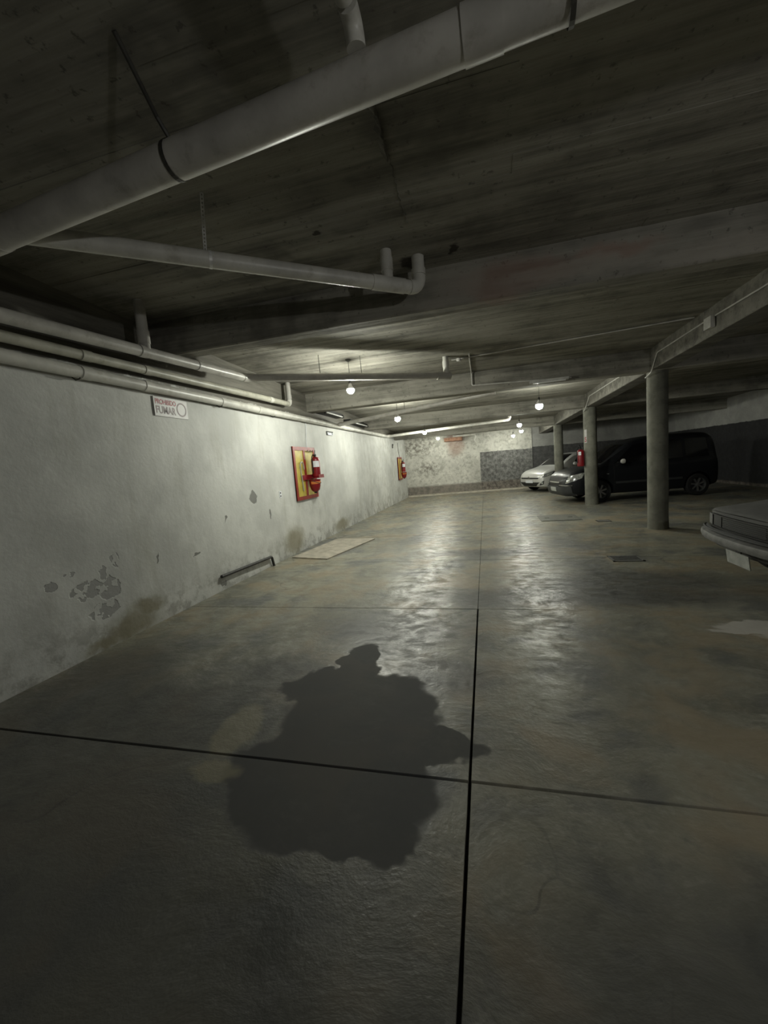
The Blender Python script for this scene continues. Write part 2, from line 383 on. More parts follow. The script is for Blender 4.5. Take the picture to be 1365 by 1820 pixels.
class MB:
    def __init__(self):
        self.v = []
        self.f = []
    def add(self, vs, fs):
        o = len(self.v)
        self.v += [Vector(p) for p in vs]
        self.f += [tuple(i + o for i in q) for q in fs]
        return self
    def box(self, c, s, rot=None):
        hx, hy, hz = s[0] / 2, s[1] / 2, s[2] / 2
        p = [Vector((x, y, z)) for z in (-hz, hz) for y in (-hy, hy) for x in (-hx, hx)]
        if rot is not None:
            p = [rot @ q for q in p]
        p = [q + Vector(c) for q in p]
        return self.add(p, [(0, 2, 3, 1), (4, 5, 7, 6), (0, 1, 5, 4), (2, 6, 7, 3), (0, 4, 6, 2), (1, 3, 7, 5)])
    def box2(self, a, b):
        return self.box([(a[i] + b[i]) / 2 for i in range(3)], [abs(b[i] - a[i]) for i in range(3)])
    def tube(self, path, r, n=14, cap=True):
        path = [Vector(p) for p in path]
        rs = r if isinstance(r, (list, tuple)) else [r] * len(path)
        t0 = (path[1] - path[0]).normalized()
        _, u, v = frame(t0)
        vs = []
        for i, p in enumerate(path):
            if i == 0:
                t = t0
            elif i == len(path) - 1:
                t = (path[i] - path[i - 1]).normalized()
            else:
                t = ((path[i + 1] - path[i]).normalized() + (path[i] - path[i - 1]).normalized()).normalized()
            u = (u - t * u.dot(t)).normalized()
            v = t.cross(u)
            for k in range(n):
                a = 2 * math.pi * k / n
                vs.append(p + (u * math.cos(a) + v * math.sin(a)) * rs[i])
        fs = []
        for i in range(len(path) - 1):
            for k in range(n):
                k2 = (k + 1) % n
                fs.append((i * n + k, i * n + k2, (i + 1) * n + k2, (i + 1) * n + k))
        if cap:
            fs.append(tuple(range(n - 1, -1, -1)))
            fs.append(tuple(range((len(path) - 1) * n, len(path) * n)))
        return self.add(vs, fs)
    def lathe(self, prof, o=(0, 0, 0), axis=(0, 0, 1), n=24):
        d, u, v = frame(axis)
        o = Vector(o)
        vs, fs = [], []
        for (r, h) in prof:
            for k in range(n):
                a = 2 * math.pi * k / n
                vs.append(o + d * h + (u * math.cos(a) + v * math.sin(a)) * r)
        for i in range(len(prof) - 1):
            for k in range(n):
                k2 = (k + 1) % n
                fs.append((i * n + k, i * n + k2, (i + 1) * n + k2, (i + 1) * n + k))
        if prof[0][0] > 1e-5:
            fs.append(tuple(range(n - 1, -1, -1)))
        if prof[-1][0] > 1e-5:
            fs.append(tuple(range((len(prof) - 1) * n, len(prof) * n)))
        return self.add(vs, fs)
    def mesh(self, name, mat, smooth=False):
        me = bpy.data.meshes.new(name)
        me.from_pydata([tuple(p) for p in self.v], [], self.f)
        bm = bmesh.new()
        bm.from_mesh(me)
        bmesh.ops.remove_doubles(bm, verts=bm.verts, dist=1e-6)
        bmesh.ops.recalc_face_normals(bm, faces=bm.faces)
        if smooth:
            for f in bm.faces:
                f.smooth = True
            for e in bm.edges:
                if len(e.link_faces) == 2 and e.calc_face_angle(0) > math.radians(38):
                    e.smooth = False
        bm.to_mesh(me)
        bm.free()
        me.materials.append(mat)
        return me

def tag(o, label=None, cat=None, group=None, kind=None):
    if label:
        o['label'] = label
    if cat:
        o['category'] = cat
    if group:
        o['group'] = group
    if kind:
        o['kind'] = kind
    return o

def thing(name, label, cat, loc, group=None, rotz=0.0):
    o = bpy.data.objects.new(name, None)
    o.empty_display_size = 0.1
    COL.objects.link(o)
    o.location = loc
    o.rotation_euler = (0, 0, rotz)
    return tag(o, label, cat, group)

def build(mb, name, mat, parent=None, smooth=False, local=False, label=None):
    """local=False: vertices in world space, shifted to the parent's (unrotated) origin or to their own base"""
    if parent is not None:
        if not local:
            off = Vector((0, 0, 0))
            p = parent
            while p is not None:
                off += Vector(p.location)
                p = p.parent
            mb.v = [q - off for q in mb.v]
        o = bpy.data.objects.new(name, mb.mesh(name, mat, smooth))
        COL.objects.link(o)
        o.parent = parent
    else:
        lo = [min(q[i] for q in mb.v) for i in range(3)]
        hi = [max(q[i] for q in mb.v) for i in range(3)]
        org = Vector(((lo[0] + hi[0]) / 2, (lo[1] + hi[1]) / 2, lo[2]))
        mb.v = [q - org for q in mb.v]
        o = bpy.data.objects.new(name, mb.mesh(name, mat, smooth))
        COL.objects.link(o)
        o.location = org
    if label:
        o['label'] = label
    return o

def structure(mb, name, mat, smooth=False):
    o = bpy.data.objects.new(name, mb.mesh(name, mat, smooth))
    COL.objects.link(o)
    o['kind'] = 'structure'
    return o

def arc(p0, corner, p1, r, n=6):
    """rounded corner between two straight runs"""
    c = Vector(corner)
    a = (Vector(p0) - c).normalized()
    b = (Vector(p1) - c).normalized()
    s, e = c + a * r, c + b * r
    return [(s * (1 - t) ** 2 + c * 2 * t * (1 - t) + e * t * t) for t in [i / n for i in range(n + 1)]]

# ------------------------------------------------------------------ the shell
XL, XR = -3.55, 8.0
Y0, YF = -3.0, 21.9
def zceil(y):
    return 3.24 - 0.030 * (y - 3.9)
def xcol(y):
    return 2.95 - 0.031 * (y - 8.2)

# floor: a dirt bed in the joints with each cast slab a piece of its own
mb = MB().box2((XL - 0.2, Y0, -0.16), (XR + 0.2, YF + 0.2, -0.020))
floor = structure(mb, 'floor', M['groove'])
ys = [Y0, -0.45, 1.77, 4.04, 6.10, 8.35, 10.6, 12.8, 15.0, 17.2, YF]
xs = [XL, -0.145, XR]
rnd = random.Random(3)
def slab(x0, y0, x1, y1, g):
    def edge(a, b, n):
        pts = []
        for i in range(n):
            t = i / n
            pts.append([a[0] + (b[0] - a[0]) * t, a[1] + (b[1] - a[1]) * t])
        return pts
    n = 14
    ring = edge((x0, y0), (x1, y0), n) + edge((x1, y0), (x1, y1), n) + edge((x1, y1), (x0, y1), n) + edge((x0, y1), (x0, y0), n)
    j = g * 0.28
    dz = rnd.uniform(-0.0015, 0.0015)
    mid = [((x0 + x1) / 2), ((y0 + y1) / 2)]
    top, sh, bot = [], [], []
    for k, (x, y) in enumerate(ring):
        cx = 1 if x < mid[0] else -1
        cy = 1 if y < mid[1] else -1
        jx, jy = rnd.uniform(0, j), rnd.uniform(0, j)
        onx = abs(x - x0) < 1e-6 or abs(x - x1) < 1e-6
        ony = abs(y - y0) < 1e-6 or abs(y - y1) < 1e-6
        ex = x + (cx * jx if onx else 0)
        ey = y + (cy * jy if ony else 0)
        top.append((ex + (cx * 0.0015 if onx else 0), ey + (cy * 0.0015 if ony else 0), dz))
        sh.append((ex, ey, dz - 0.003))
        bot.append((ex, ey, -0.05))
    N = len(ring)
    fs = [tuple(range(N))]
    for k in range(N):
        k2 = (k + 1) % N
        fs.append((k, k2, N + k2, N + k))
        fs.append((N + k, N + k2, 2 * N + k2, 2 * N + k))
    return MB().add(top + sh + bot, fs)
for i in range(len(xs) - 1):
    for k in range(len(ys) - 1):
        gx0 = 0.0 if i == 0 else (0.0055 if ys[k] < 4 else 0.0012)
        gx1 = 0.0055 if ys[k] < 4 else 0.0012
        def gy(y):
            return 0.0060 if y < 3 else (0.0035 if y < 5 else 0.0025)
        gx1 = 0.0 if i == len(xs) - 2 else gx1
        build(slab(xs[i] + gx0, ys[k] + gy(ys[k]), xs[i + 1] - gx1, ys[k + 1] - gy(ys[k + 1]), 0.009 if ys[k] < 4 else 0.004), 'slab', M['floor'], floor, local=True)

# ceiling slab with the imprint of the formwork boards
mb = MB()
y = Y0
rnd = random.Random(11)
while y < YF + 0.2:
    w = rnd.uniform(0.13, 0.22)
    x = XL - 0.2
    while x < XR + 0.2:
        L = rnd.uniform(2.0, 4.2)
        x1 = min(x + L, XR + 0.2)
        dz = rnd.uniform(-0.0022, 0.0022)
        za, zb = zceil(y) + dz, zceil(y + w) + dz
        mb.add([(x, y, za), (x1, y, za), (x1, y + w, zb), (x, y + w, zb),
                (x, y, za + 0.2), (x1, y, za + 0.2), (x1, y + w, zb + 0.2), (x, y + w, zb + 0.2)],
               [(0, 3, 2, 1), (4, 5, 6, 7), (0, 1, 5, 4), (1, 2, 6, 5), (2, 3, 7, 6), (3, 0, 4, 7)])
        x = x1
    y += w
ceiling = structure(mb, 'ceiling', M['ceiling'])

BEAMS = [(3.90, 4.10, 2.885), (8.02, 8.30, 2.755), (12.20, 12.45, 2.655), (16.40, 16.65, 2.535)]
for (ya, yb, zb) in BEAMS:
    # lower edges slightly chamfered, faces running up into the slab
    nx = 24
    prof = [(ya, zceil(ya) + 0.05), (ya, zb + 0.012), (ya + 0.012, zb), (yb - 0.012, zb), (yb, zb + 0.012), (yb, zceil(yb) + 0.05)]
    vs, fs = [], []
    rr = random.Random(int(ya * 10))
    for i in range(nx + 1):
        x = XL - 0.1 + (XR - XL + 0.2) * i / nx
        jy, jz = rr.uniform(-0.004, 0.004), rr.uniform(-0.003, 0.003)
        for (py, pz) in prof:
            vs.append((x, py + jy, pz + jz))
    k = len(prof)
    for i in range(nx):
        for q in range(k - 1):
            fs.append((i * k + q, i * k + q + 1, (i + 1) * k + q + 1, (i + 1) * k + q))
    fs.append(tuple(range(k)))
    fs.append(tuple(nx * k + q for q in range(k)))
    build(MB().add(vs, fs), 'beam', M['beam'] if ya < 4 else M['beam_plain'], ceiling, local=True)
# the long beam over the columns
vs, fs = [], []
ny = 12
for i in range(ny + 1):
    y = Y0 + (YF - Y0) * i / ny
    zb = 2.76 - 0.029 * (y - 8.2)
    xc = xcol(y)
    for (dx, z) in ((-0.15, zceil(y) + 0.05), (-0.15, zb + 0.012), (-0.138, zb), (0.138, zb), (0.15, zb + 0.012), (0.15, zceil(y) + 0.05)):
        vs.append((xc + dx, y, z))
for i in range(ny):
    for q in range(5):
        fs.append((i * 6 + q, i * 6 + q + 1, (i + 1) * 6 + q + 1, (i + 1) * 6 + q))
fs += [tuple(range(6)), tuple(ny * 6 + q for q in range(6))]
build(MB().add(vs, fs), 'beam', M['beam_long'], ceiling, local=True)
# raised formwork seam, a ragged lip of mortar hanging from the slab
vs, fs = [], []
rr = random.Random(5)
npt = 46
for i in range(npt):
    y = 2.02 + 1.15 * i / (npt - 1)
    x = -0.44 - 0.03 * i / npt + rr.uniform(-0.006, 0.006)
    h = (0.050 if 0.1 < i / npt < 0.42 else 0.008) * rr.uniform(0.4, 1.0)
    wv = (0.040 if 0.08 < i / npt < 0.40 else 0.007) * rr.uniform(0.6, 1.2)
    z = zceil(y)
    vs += [(x - wv, y, z + 0.006), (x, y, z - h), (x + 0.004, y, z + 0.006)]
for i in range(npt - 1):
    a, b_ = i * 3, i * 3 + 3
    fs += [(a, a + 1, b_ + 1, b_), (a + 1, a + 2, b_ + 2, b_ + 1)]
build(MB().add(vs, fs), 'mortar_lip', M['ceiling'], ceiling, local=True)

# walls
def wall_grid(p0, p1, z0, z1, nx, nz, thick, jitter=0.004, seed=1):
    """a wall panel with a slightly uneven face; thickness goes to the left of p0->p1"""
    p0, p1 = Vector((p0[0], p0[1], 0)), Vector((p1[0], p1[1], 0))
    d = (p1 - p0).normalized()
    nrm = Vector((-d.y, d.x, 0))
    rr = random.Random(seed)
    vs, fs = [], []
    for i in range(nx + 1):
        for k in range(nz + 1):
            q = p0.lerp(p1, i / nx) + Vector((0, 0, z0 + (z1 - z0) * k / nz)) - nrm * rr.uniform(-jitter, jitter)
            vs.append(q)
    K = nz + 1
    for i in range(nx):
        for k in range(nz):
            fs.append((i * K + k, (i + 1) * K + k, (i + 1) * K + k + 1, i * K + k + 1))
    o = len(vs)
    vs += [p0 + nrm * thick + Vector((0, 0, z0)), p1 + nrm * thick + Vector((0, 0, z0)), p1 + nrm * thick + Vector((0, 0, z1)), p0 + nrm * thick + Vector((0, 0, z1))]
    fs.append((o, o + 3, o + 2, o + 1))
    fs.append(tuple(i * K for i in range(nx, -1, -1)) + (o, o + 1))
    fs.append(tuple(i * K + nz for i in range(nx + 1)) + (o + 2, o + 3))
    fs.append(tuple(range(K)) + (o + 3, o))
    fs.append(tuple(nx * K + k for k in range(nz, -1, -1)) + (o + 1, o + 2))
    return MB().add(vs, fs)
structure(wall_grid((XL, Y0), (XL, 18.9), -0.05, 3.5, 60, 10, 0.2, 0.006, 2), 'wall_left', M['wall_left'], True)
structure(wall_grid((XL, 18.60), (2.10, 19.75), -0.05, 3.3, 16, 8, 0.2, 0.008, 4), 'wall_far', M['wall_far'], True)
structure(wall_grid((2.08, 19.79), (XR + 0.1, 21.0), -0.05, 3.3, 10, 6, 0.2, 0.006, 6), 'wall_far_bay', M['wall_bay'])
structure(wall_grid((XR, 21.8), (XR, Y0), -0.05, 3.6, 30, 8, 0.2, 0.006, 8), 'wall_right', M['wall_right'])
structure(wall_grid((XR, Y0), (XL, Y0), -0.05, 3.6, 10, 6, 0.2, 0.006, 9), 'wall_back', M['wall_back'])
# low kerb along the far wall
mb = MB()
d = Vector((2.10 - XL, 19.75 - 18.60, 0)).normalized()
n_ = Vector((d.y, -d.x, 0))
a, b_ = Vector((XL, 18.60, 0)), Vector((2.0, 19.73, 0))
mb.add([a, b_, b_ + n_ * 0.22, a + n_ * 0.22, a + Vector((0, 0, 0.07)), b_ + Vector((0, 0, 0.07)), b_ + n_ * 0.19 + Vector((0, 0, 0.05)), a + n_ * 0.19 + Vector((0, 0, 0.05))],
       [(0, 1, 2, 3), (4, 7, 6, 5), (0, 4, 5, 1), (1, 5, 6, 2), (2, 6, 7, 3), (3, 7, 4, 0)])
structure(mb, 'baseboard_far', M['plywood'])

# ------------------------------------------------------------------ columns
def column(x, y, r, label, sub=None):
    zt = 2.76 - 0.029 * (y - 8.2) + 0.02
    mb = MB()
    n = 28
    vs, fs = [], []
    rr = random.Random(int(y * 7))
    nz = 12
    for k in range(nz + 1):
        for i in range(n):
            a = 2 * math.pi * i / n
            rad = r + rr.uniform(-0.002, 0.002)
            if k == 0:
                rad += 0.006
            vs.append((x + rad * math.cos(a), y + rad * math.sin(a), zt * k / nz))
    for k in range(nz):
        for i in range(n):
            i2 = (i + 1) % n
            fs.append((k * n + i, k * n + i2, (k + 1) * n + i2, (k + 1) * n + i))
    fs += [tuple(range(n - 1, -1, -1)), tuple(nz * n + i for i in range(n))]
    mb.add(vs, fs)
    return tag(build(mb, 'concrete_column', M['column'], None, True), label, 'column', 'round columns under the long beam')
column(2.97, 8.22, 0.160, 'round concrete column with a thin conduit at its head, bare of any sign')
column(2.82, 12.30, 0.165, 'round concrete column carrying the white number strip and a red extinguisher')
column(2.70, 16.55, 0.160, 'round concrete column standing beside the silver hatchback')

# ------------------------------------------------------------------ pipes
def coupling(parent, p, d, r, w=0.09, mat=None, name='coupling'):
    d = Vector(d).normalized()
    p = Vector(p)
    build(MB().tube([p - d * w / 2, p + d * w / 2], r, 20), name, mat or M['pvc'], parent, True)

def run(parent, pts, r, mat, n=20, name='pipe'):
    build(MB().tube(pts, r, n), name, mat, parent, True)

def lerp(a, b, t):
    return Vector(a).lerp(Vector(b), t)

# P1: thick pipe across the near bay
a, b_ = Vector((-3.50, 2.00, 3.00)), Vector((2.4, 1.55, 3.08))
t = thing('drain_pipe', 'thick grey drain pipe running across under the dark near ceiling', 'pipe', (a + b_) / 2)
run(t, [a, b_], 0.080, M['pvc'], 28)
d = b_ - a
for s in (0.13, 0.605):
    coupling(t, lerp(a, b_, s), d, 0.085, 0.14)
def strap_loop(parent, c, d, r, w, mat, name='strap', ceil=None, thick=0.003):
    """band round a pipe and up to the slab"""
    d, u, v = frame(d)
    c = Vector(c)
    ring = []
    vs, fs = [], []
    n = 24
    for i in range(n + 1):
        a_ = 2 * math.pi * i / n
        q = c + (u * math.cos(a_) + v * math.sin(a_)) * (r + thick)
        vs += [q - d * w / 2, q + d * w / 2]
    for i in range(n):
        fs.append((2 * i, 2 * i + 1, 2 * i + 3, 2 * i + 2))
    mb = MB().add(vs, fs)
    o = build(mb, name, mat, parent, False)
    return o
p = lerp(a, b_, 0.362)
strap_loop(t, p, d, 0.080, 0.022, M['strap_dark'])
mb = MB()
mb.tube([(p.x + 0.01, p.y + 0.02, 3.07), (p.x - 0.02, p.y - 0.06, 3.18), (p.x + 0.02, p.y - 0.30, zceil(1.5) - 0.006)], 0.010, 6)
build(mb, 'strap_tail', M['strap_dark'], t)
p = lerp(a, b_, 0.655)
strap_loop(t, p, d, 0.086, 0.018, M['strap_dark'])
# P0: small pipe coming along the slab into it
t = thing('branch_pipe', 'narrow pipe along the near ceiling ending at the thick drain pipe', 'pipe', (-0.43, 0.5, 3.16))
run(t, [(-0.46, -2.9, 3.23), (-0.43, 0.4, 3.21), (-0.405, 1.60, 3.18)], 0.035, M['pvc_light'])
run(t, arc((-0.41, 1.4, 3.18), (-0.40, 1.70, 3.18), (-0.40, 1.70, 3.0), 0.08), 0.037, M['pvc_light'], name='elbow')

# P2: pipe with a hanger strap, tee stub and elbow into the slab
a, b_ = Vector((-2.56, 1.95, 3.01)), Vector((-0.47, 3.66, 2.99))
t = thing('drain_pipe', 'grey drain pipe hung by a perforated strap, with stub and elbow into ceiling', 'pipe', (a + b_) / 2)
d = (b_ - a).normalized()
run(t, [a, b_ - d * 0.10], 0.054, M['pvc_light'], 22)
coupling(t, b_ - d * 0.30, d, 0.060, 0.30, M['pvc_light'], 'tee')
el = arc(b_ - d * 0.5, b_, b_ + Vector((0, 0, 1)), 0.10)
run(t, el, 0.058, M['pvc_light'], 20, 'elbow')
run(t, [b_ + Vector((0, 0, 0.08)), (b_.x, b_.y, zceil(3.66) + 0.03)], 0.053, M['pvc_light'], 20, 'riser')
coupling(t, b_ + Vector((0, 0, 0.13)), (0, 0, 1), 0.060, 0.05, M['pvc_light'])
q = b_ - d * 0.30
run(t, [q, (q.x, q.y, zceil(q.y) + 0.03)], 0.045, M['pvc_light'], 20, 'stub')
coupling(t, (q.x, q.y, q.z + 0.15), (0, 0, 1), 0.051, 0.10, M['pvc_light'])
# perforated hanger
p = lerp(a, b_, 0.385)
strap_loop(t, p, d, 0.054, 0.020, M['galv_bright'], 'strap')
top = Vector((p.x + 0.13, p.y - 0.20, zceil(2.4) - 0.002))
bot = p + Vector((-0.03, 0.0, 0.062))
ax = (bot - top)
L = ax.length
ax.normalize()
sd = Vector((0.8, 0.6, 0)).cross(ax).cross(ax).normalized()
fw = ax.cross(sd).normalized()
mb = MB()
nh = 15
w, th = 0.011, 0.0015
step = L / nh
hw = 0.0042
for i in range(nh):
    q0 = top + ax * (i * step)
    # one link: two side rails and two bridges around a hole
    for s in (-1, 1):
        c0 = q0 + ax * step / 2 + sd * s * (w + hw) / 2
        R = Matrix((sd, ax, fw)).transposed()
        mb.box(c0, (w - hw, step, th), R)
    for s in (0.08, 0.92):
        mb.box(q0 + ax * step * s, (2 * hw, step * 0.34, th), Matrix((sd, ax, fw)).transposed())
build(mb, 'hanger_strap', M['galv_bright'], t)

# pipes along the left wall
a, b_ = Vector((-3.13, -2.9, 2.49)), Vector((-3.13, 5.16, 2.865))
t = thing('wall_pipe', 'uppermost grey pipe along the white wall, turning across the bay', 'pipe', (a + b_) / 2)
e3 = Vector((-0.47, 6.78, 2.86))
d = (b_ - a).normalized()
d3 = (e3 - b_).normalized()
run(t, [a, b_ - d * 0.06], 0.052, M['pvc'], 22)
run(t, arc(a, b_, e3, 0.09), 0.056, M['pvc'], 20, 'elbow')
run(t, [b_ + d3 * 0.06, e3], 0.052, M['pvc'], 22, 'cross_pipe')
for s in (0.78, 0.88):
    coupling(t, lerp(a, b_, s), d, 0.057, 0.10)
coupling(t, lerp(b_, e3, 0.96), d3, 0.058, 0.22, name='tee')
run(t, [e3 - d3 * 0.07, (e3.x - d3.x * 0.07, e3.y - d3.y * 0.07, zceil(6.8) + 0.03)], 0.045, M['pvc_light'], 18, 'riser')
coupling(t, e3 + Vector((-d3.x * 0.07, -d3.y * 0.07, 0.18)), (0, 0, 1), 0.052, 0.09, M['pvc_light'])
run(t, [(-3.13, 3.42, 2.80), (-3.13, 3.42, zceil(3.4) + 0.02)], 0.05, M['pvc'], 18, 'stub')
coupling(t, (-3.13, 3.42, 2.92), (0, 0, 1), 0.056, 0.12)
for xx in (0.33, 0.53):
    q = lerp(b_, e3, xx)
    build(MB().tube([q + Vector((0, 0, 0.05)), (q.x - 0.02, q.y + 0.03, zceil(q.y))], 0.004, 6), 'hanger_wire', M['strap_dark'], t)

a, b_ = Vector((-3.40, -2.9, 2.58)), Vector((-3.40, 6.95, 2.765))
t = thing('wall_pipe', 'yellowed middle pipe along the white wall, ending in a riser', 'pipe', (a + b_) / 2)
d = (b_ - a).normalized()
run(t, [a, b_ - d * 0.05], 0.044, M['pvc_olive'], 20)
run(t, arc(a, b_, b_ + Vector((0, 0, 1)), 0.07), 0.049, M['pvc_light'], 18, 'elbow')
run(t, [b_ + Vector((0, 0, 0.05)), (b_.x, b_.y, zceil(b_.y) + 0.03)], 0.044, M['pvc'], 18, 'riser')
coupling(t, b_ + Vector((0, 0, 0.13)), (0, 0, 1), 0.050, 0.06)
for s in (0.60, 0.67, 0.93):
    coupling(t, lerp(a, b_, s), d, 0.049, 0.10, M['pvc_olive'] if s < 0.7 else M['pvc_light'])

a, b_ = Vector((-3.475, -2.9, 2.535)), Vector((-3.475, 14.85, 2.60))
t = thing('wall_pipe', 'lowest long pale pipe along the top edge of the white wall', 'pipe', (a + b_) / 2)
d = (b_ - a).normalized()
e5 = Vector((0.86, 14.40, 2.725))
d5 = (e5 - b_).normalized()
run(t, [a, b_ - d * 0.06], 0.055, M['pvc_light'], 22)
run(t, arc(a, b_, e5, 0.12), 0.058, M['pvc_light'], 20, 'elbow')
run(t, [b_ + d5 * 0.08, e5 - d5 * 0.06], 0.050, M['pvc_light'], 20, 'cross_pipe')
run(t, arc(b_, e5, e5 + Vector((0, 0, 1)), 0.10), 0.054, M['pvc_light'], 18, 'elbow')
run(t, [e5 + Vector((0, 0, 0.07)), (e5.x, e5.y, zceil(e5.y) + 0.03)], 0.048, M['pvc_light'], 18, 'riser')
for yy in (3.05, 3.75, 5.05, 6.0, 7.9, 10.5, 12.6):
    s = (yy - a.y) / (b_.y - a.y)
    coupling(t, lerp(a, b_, s), d, 0.060, 0.11, M['pvc_light'])
for yy in (2.97, 5.0, 6.45):
    s = (yy - a.y) / (b_.y - a.y)
    q = lerp(a, b_, s)
    build(MB().tube([(XL - 0.01, yy, q.z - 0.02), (XL + 0.05, yy, q.z - 0.072), (XL + 0.09, yy, q.z - 0.066), (XL + 0.105, yy, q.z - 0.058)], 0.0055, 8), 'hook', M['iron'], t)

a, b_ = Vector((-3.44, 9.60, 2.61)), Vector((0.25, 8.42, 2.765))
t = thing('cross_pipe', 'slim grey pipe crossing from the wall pipe toward the second beam', 'pipe', (a + b_) / 2)
d = (b_ - a).normalized()
run(t, [a, b_], 0.046, M['pvc'], 20)
coupling(t, a + d * 0.08, d, 0.052, 0.10)
q = lerp(a, b_, 0.48)
build(MB().tube([q + Vector((0, 0, 0.04)), (q.x, q.y, zceil(q.y))], 0.005, 6), 'hanger_wire', M['strap_dark'], t)

# small pipe and hole mess at the head of the far wall
t = thing('pipe_stub', 'short pale pipe and bracket at the head of the far wall', 'pipe', (-0.8, 18.9, 2.6))
run(t, [(-1.35, 18.78, 2.60), (-0.40, 18.95, 2.62)], 0.05, M['pvc_light'], 14)
run(t, [(-0.40, 18.95, 2.64), (-0.36, 18.96, 2.50), (-0.42, 18.96, 2.36), (-0.34, 18.97, 2.24)], 0.03, M['pvc_light'], 10, 'bent_end')
build(MB().box2((-1.75, 18.70, 2.40), (-0.95, 19.05, 2.56)), 'rusty_plaster', M['brick_rust'], t, label='rust orange plaster patch')

# dark iron pipe at the foot of the wall
pth = [(XL + 0.035, 4.62, 0.205)] + arc((XL + 0.035, 4.7, 0.205), (XL + 0.035, 5.95, 0.165), (XL + 0.035, 5.98, 0.0), 0.05) + [(XL + 0.035, 5.99, 0.0)]
t = tag(build(MB().tube(pth, 0.022, 12), 'iron_pipe', M['iron'], None, True), 'dark iron pipe bent down at the foot of the white wall', 'pipe')

# conduits
def conduit(name, label, pts, r=0.009, mat='conduit', grp=None):
    path = [pts[0]]
    for i in range(1, len(pts) - 1):
        path += arc(pts[i - 1], pts[i], pts[i + 1], 0.03, 4)
    path.append(pts[-1])
    return tag(build(MB().tube(path, r, 8), name, M[mat], None, True), label, 'conduit', grp)
yB = 8.0
zc8 = zceil(8.0) - 0.014
conduit('conduit', 'thin conduit dropping down the second beam and turning along its foot',
        [(-0.16, 6.75, zceil(6.75) - 0.012), (-0.165, yB - 0.012, zc8), (-0.165, yB - 0.012, 2.875), (1.55, yB - 0.012, 2.80)], 0.012)
conduit('conduit', 'thin conduit crossing the dark ceiling to the column beam',
        [(-0.45, 6.95, zceil(6.95) - 0.012), (2.81, 6.55, zceil(6.5) - 0.012)], 0.010)
bx = tag(build(MB().lathe([(0.0, 0.0), (0.035, 0.004), (0.045, 0.02), (0.045, 0.06), (0.0, 0.06)], (-0.33, 6.96, zceil(6.95) - 0.045), (0, 0, 1), 16), 'junction_box', M['conduit']), 'small round-edged ceiling junction box at the pipe riser', 'electrical box')
xb = xcol(6.5) - 0.15
# along the side of the column beam
pts = [(xcol(0.0) - 0.162, 0.0, 3.06), (xcol(6.3) - 0.162, 6.3, 3.03), (xcol(7.75) - 0.162, 7.75, 2.99), (xcol(7.95) - 0.17, 7.97, 2.72), (xcol(8.2) - 0.172, 8.2, 2.67)]
conduit('conduit', 'thin conduit along the face of the column beam above the bare column', pts, 0.010)
tag(build(MB().box2((xb - 0.05, 6.13, 2.90), (xb, 6.30, 3.04)), 'junction_box', M['conduit']), 'square junction box on the side of the column beam', 'electrical box')
pts = [(xcol(8.6) - 0.165, 8.6, 2.96), (xcol(11.7) - 0.162, 11.7, 2.88), (xcol(12.05) - 0.172, 12.05, 2.60), (xcol(12.3) - 0.175, 12.2, 2.55)]
conduit('conduit', 'thin conduit along the lit face of the column beam between two columns', pts, 0.012)
# unlit batten on the foot of the second beam
t = thing('batten_light', 'unlit batten fitting along the foot of the second beam', 'light fitting', (1.2, 7.98, 2.80))
build(MB().box2((0.85, 7.93, 2.775), (1.50, 8.02, 2.815)), 'housing', M['conduit'], t)
run(t, [(0.90, 7.955, 2.768), (1.45, 7.955, 2.768)], 0.013, M['tube'], 10, 'tube')
# batten lights over the wall pipes
for (y0, y1, z, lab) in ((8.50, 9.75, 2.80, 'dark batten fitting with pale tube above the wall pipe, before the slim cross pipe'),
                         (10.3, 11.9, 2.74, 'dark batten fitting with pale tube above the wall pipe, past the slim cross pipe')):
    t = thing('batten_light', lab, 'light fitting', (-3.42, (y0 + y1) / 2, z))
    build(MB().box2((XL, y0, z - 0.02), (-3.36, y1, z + 0.07)), 'housing', M['black'], t)
    run(t, [(-3.345, y0 + 0.10, z - 0.005), (-3.345, y1 - 0.10, z - 0.005)], 0.016, M['tube'], 10, 'tube')
    for yy in (y0 + 0.06, y1 - 0.06):
        build(MB().box((-3.35, yy, z), (0.05, 0.05, 0.07)), 'tube_holder', M['black'], t)

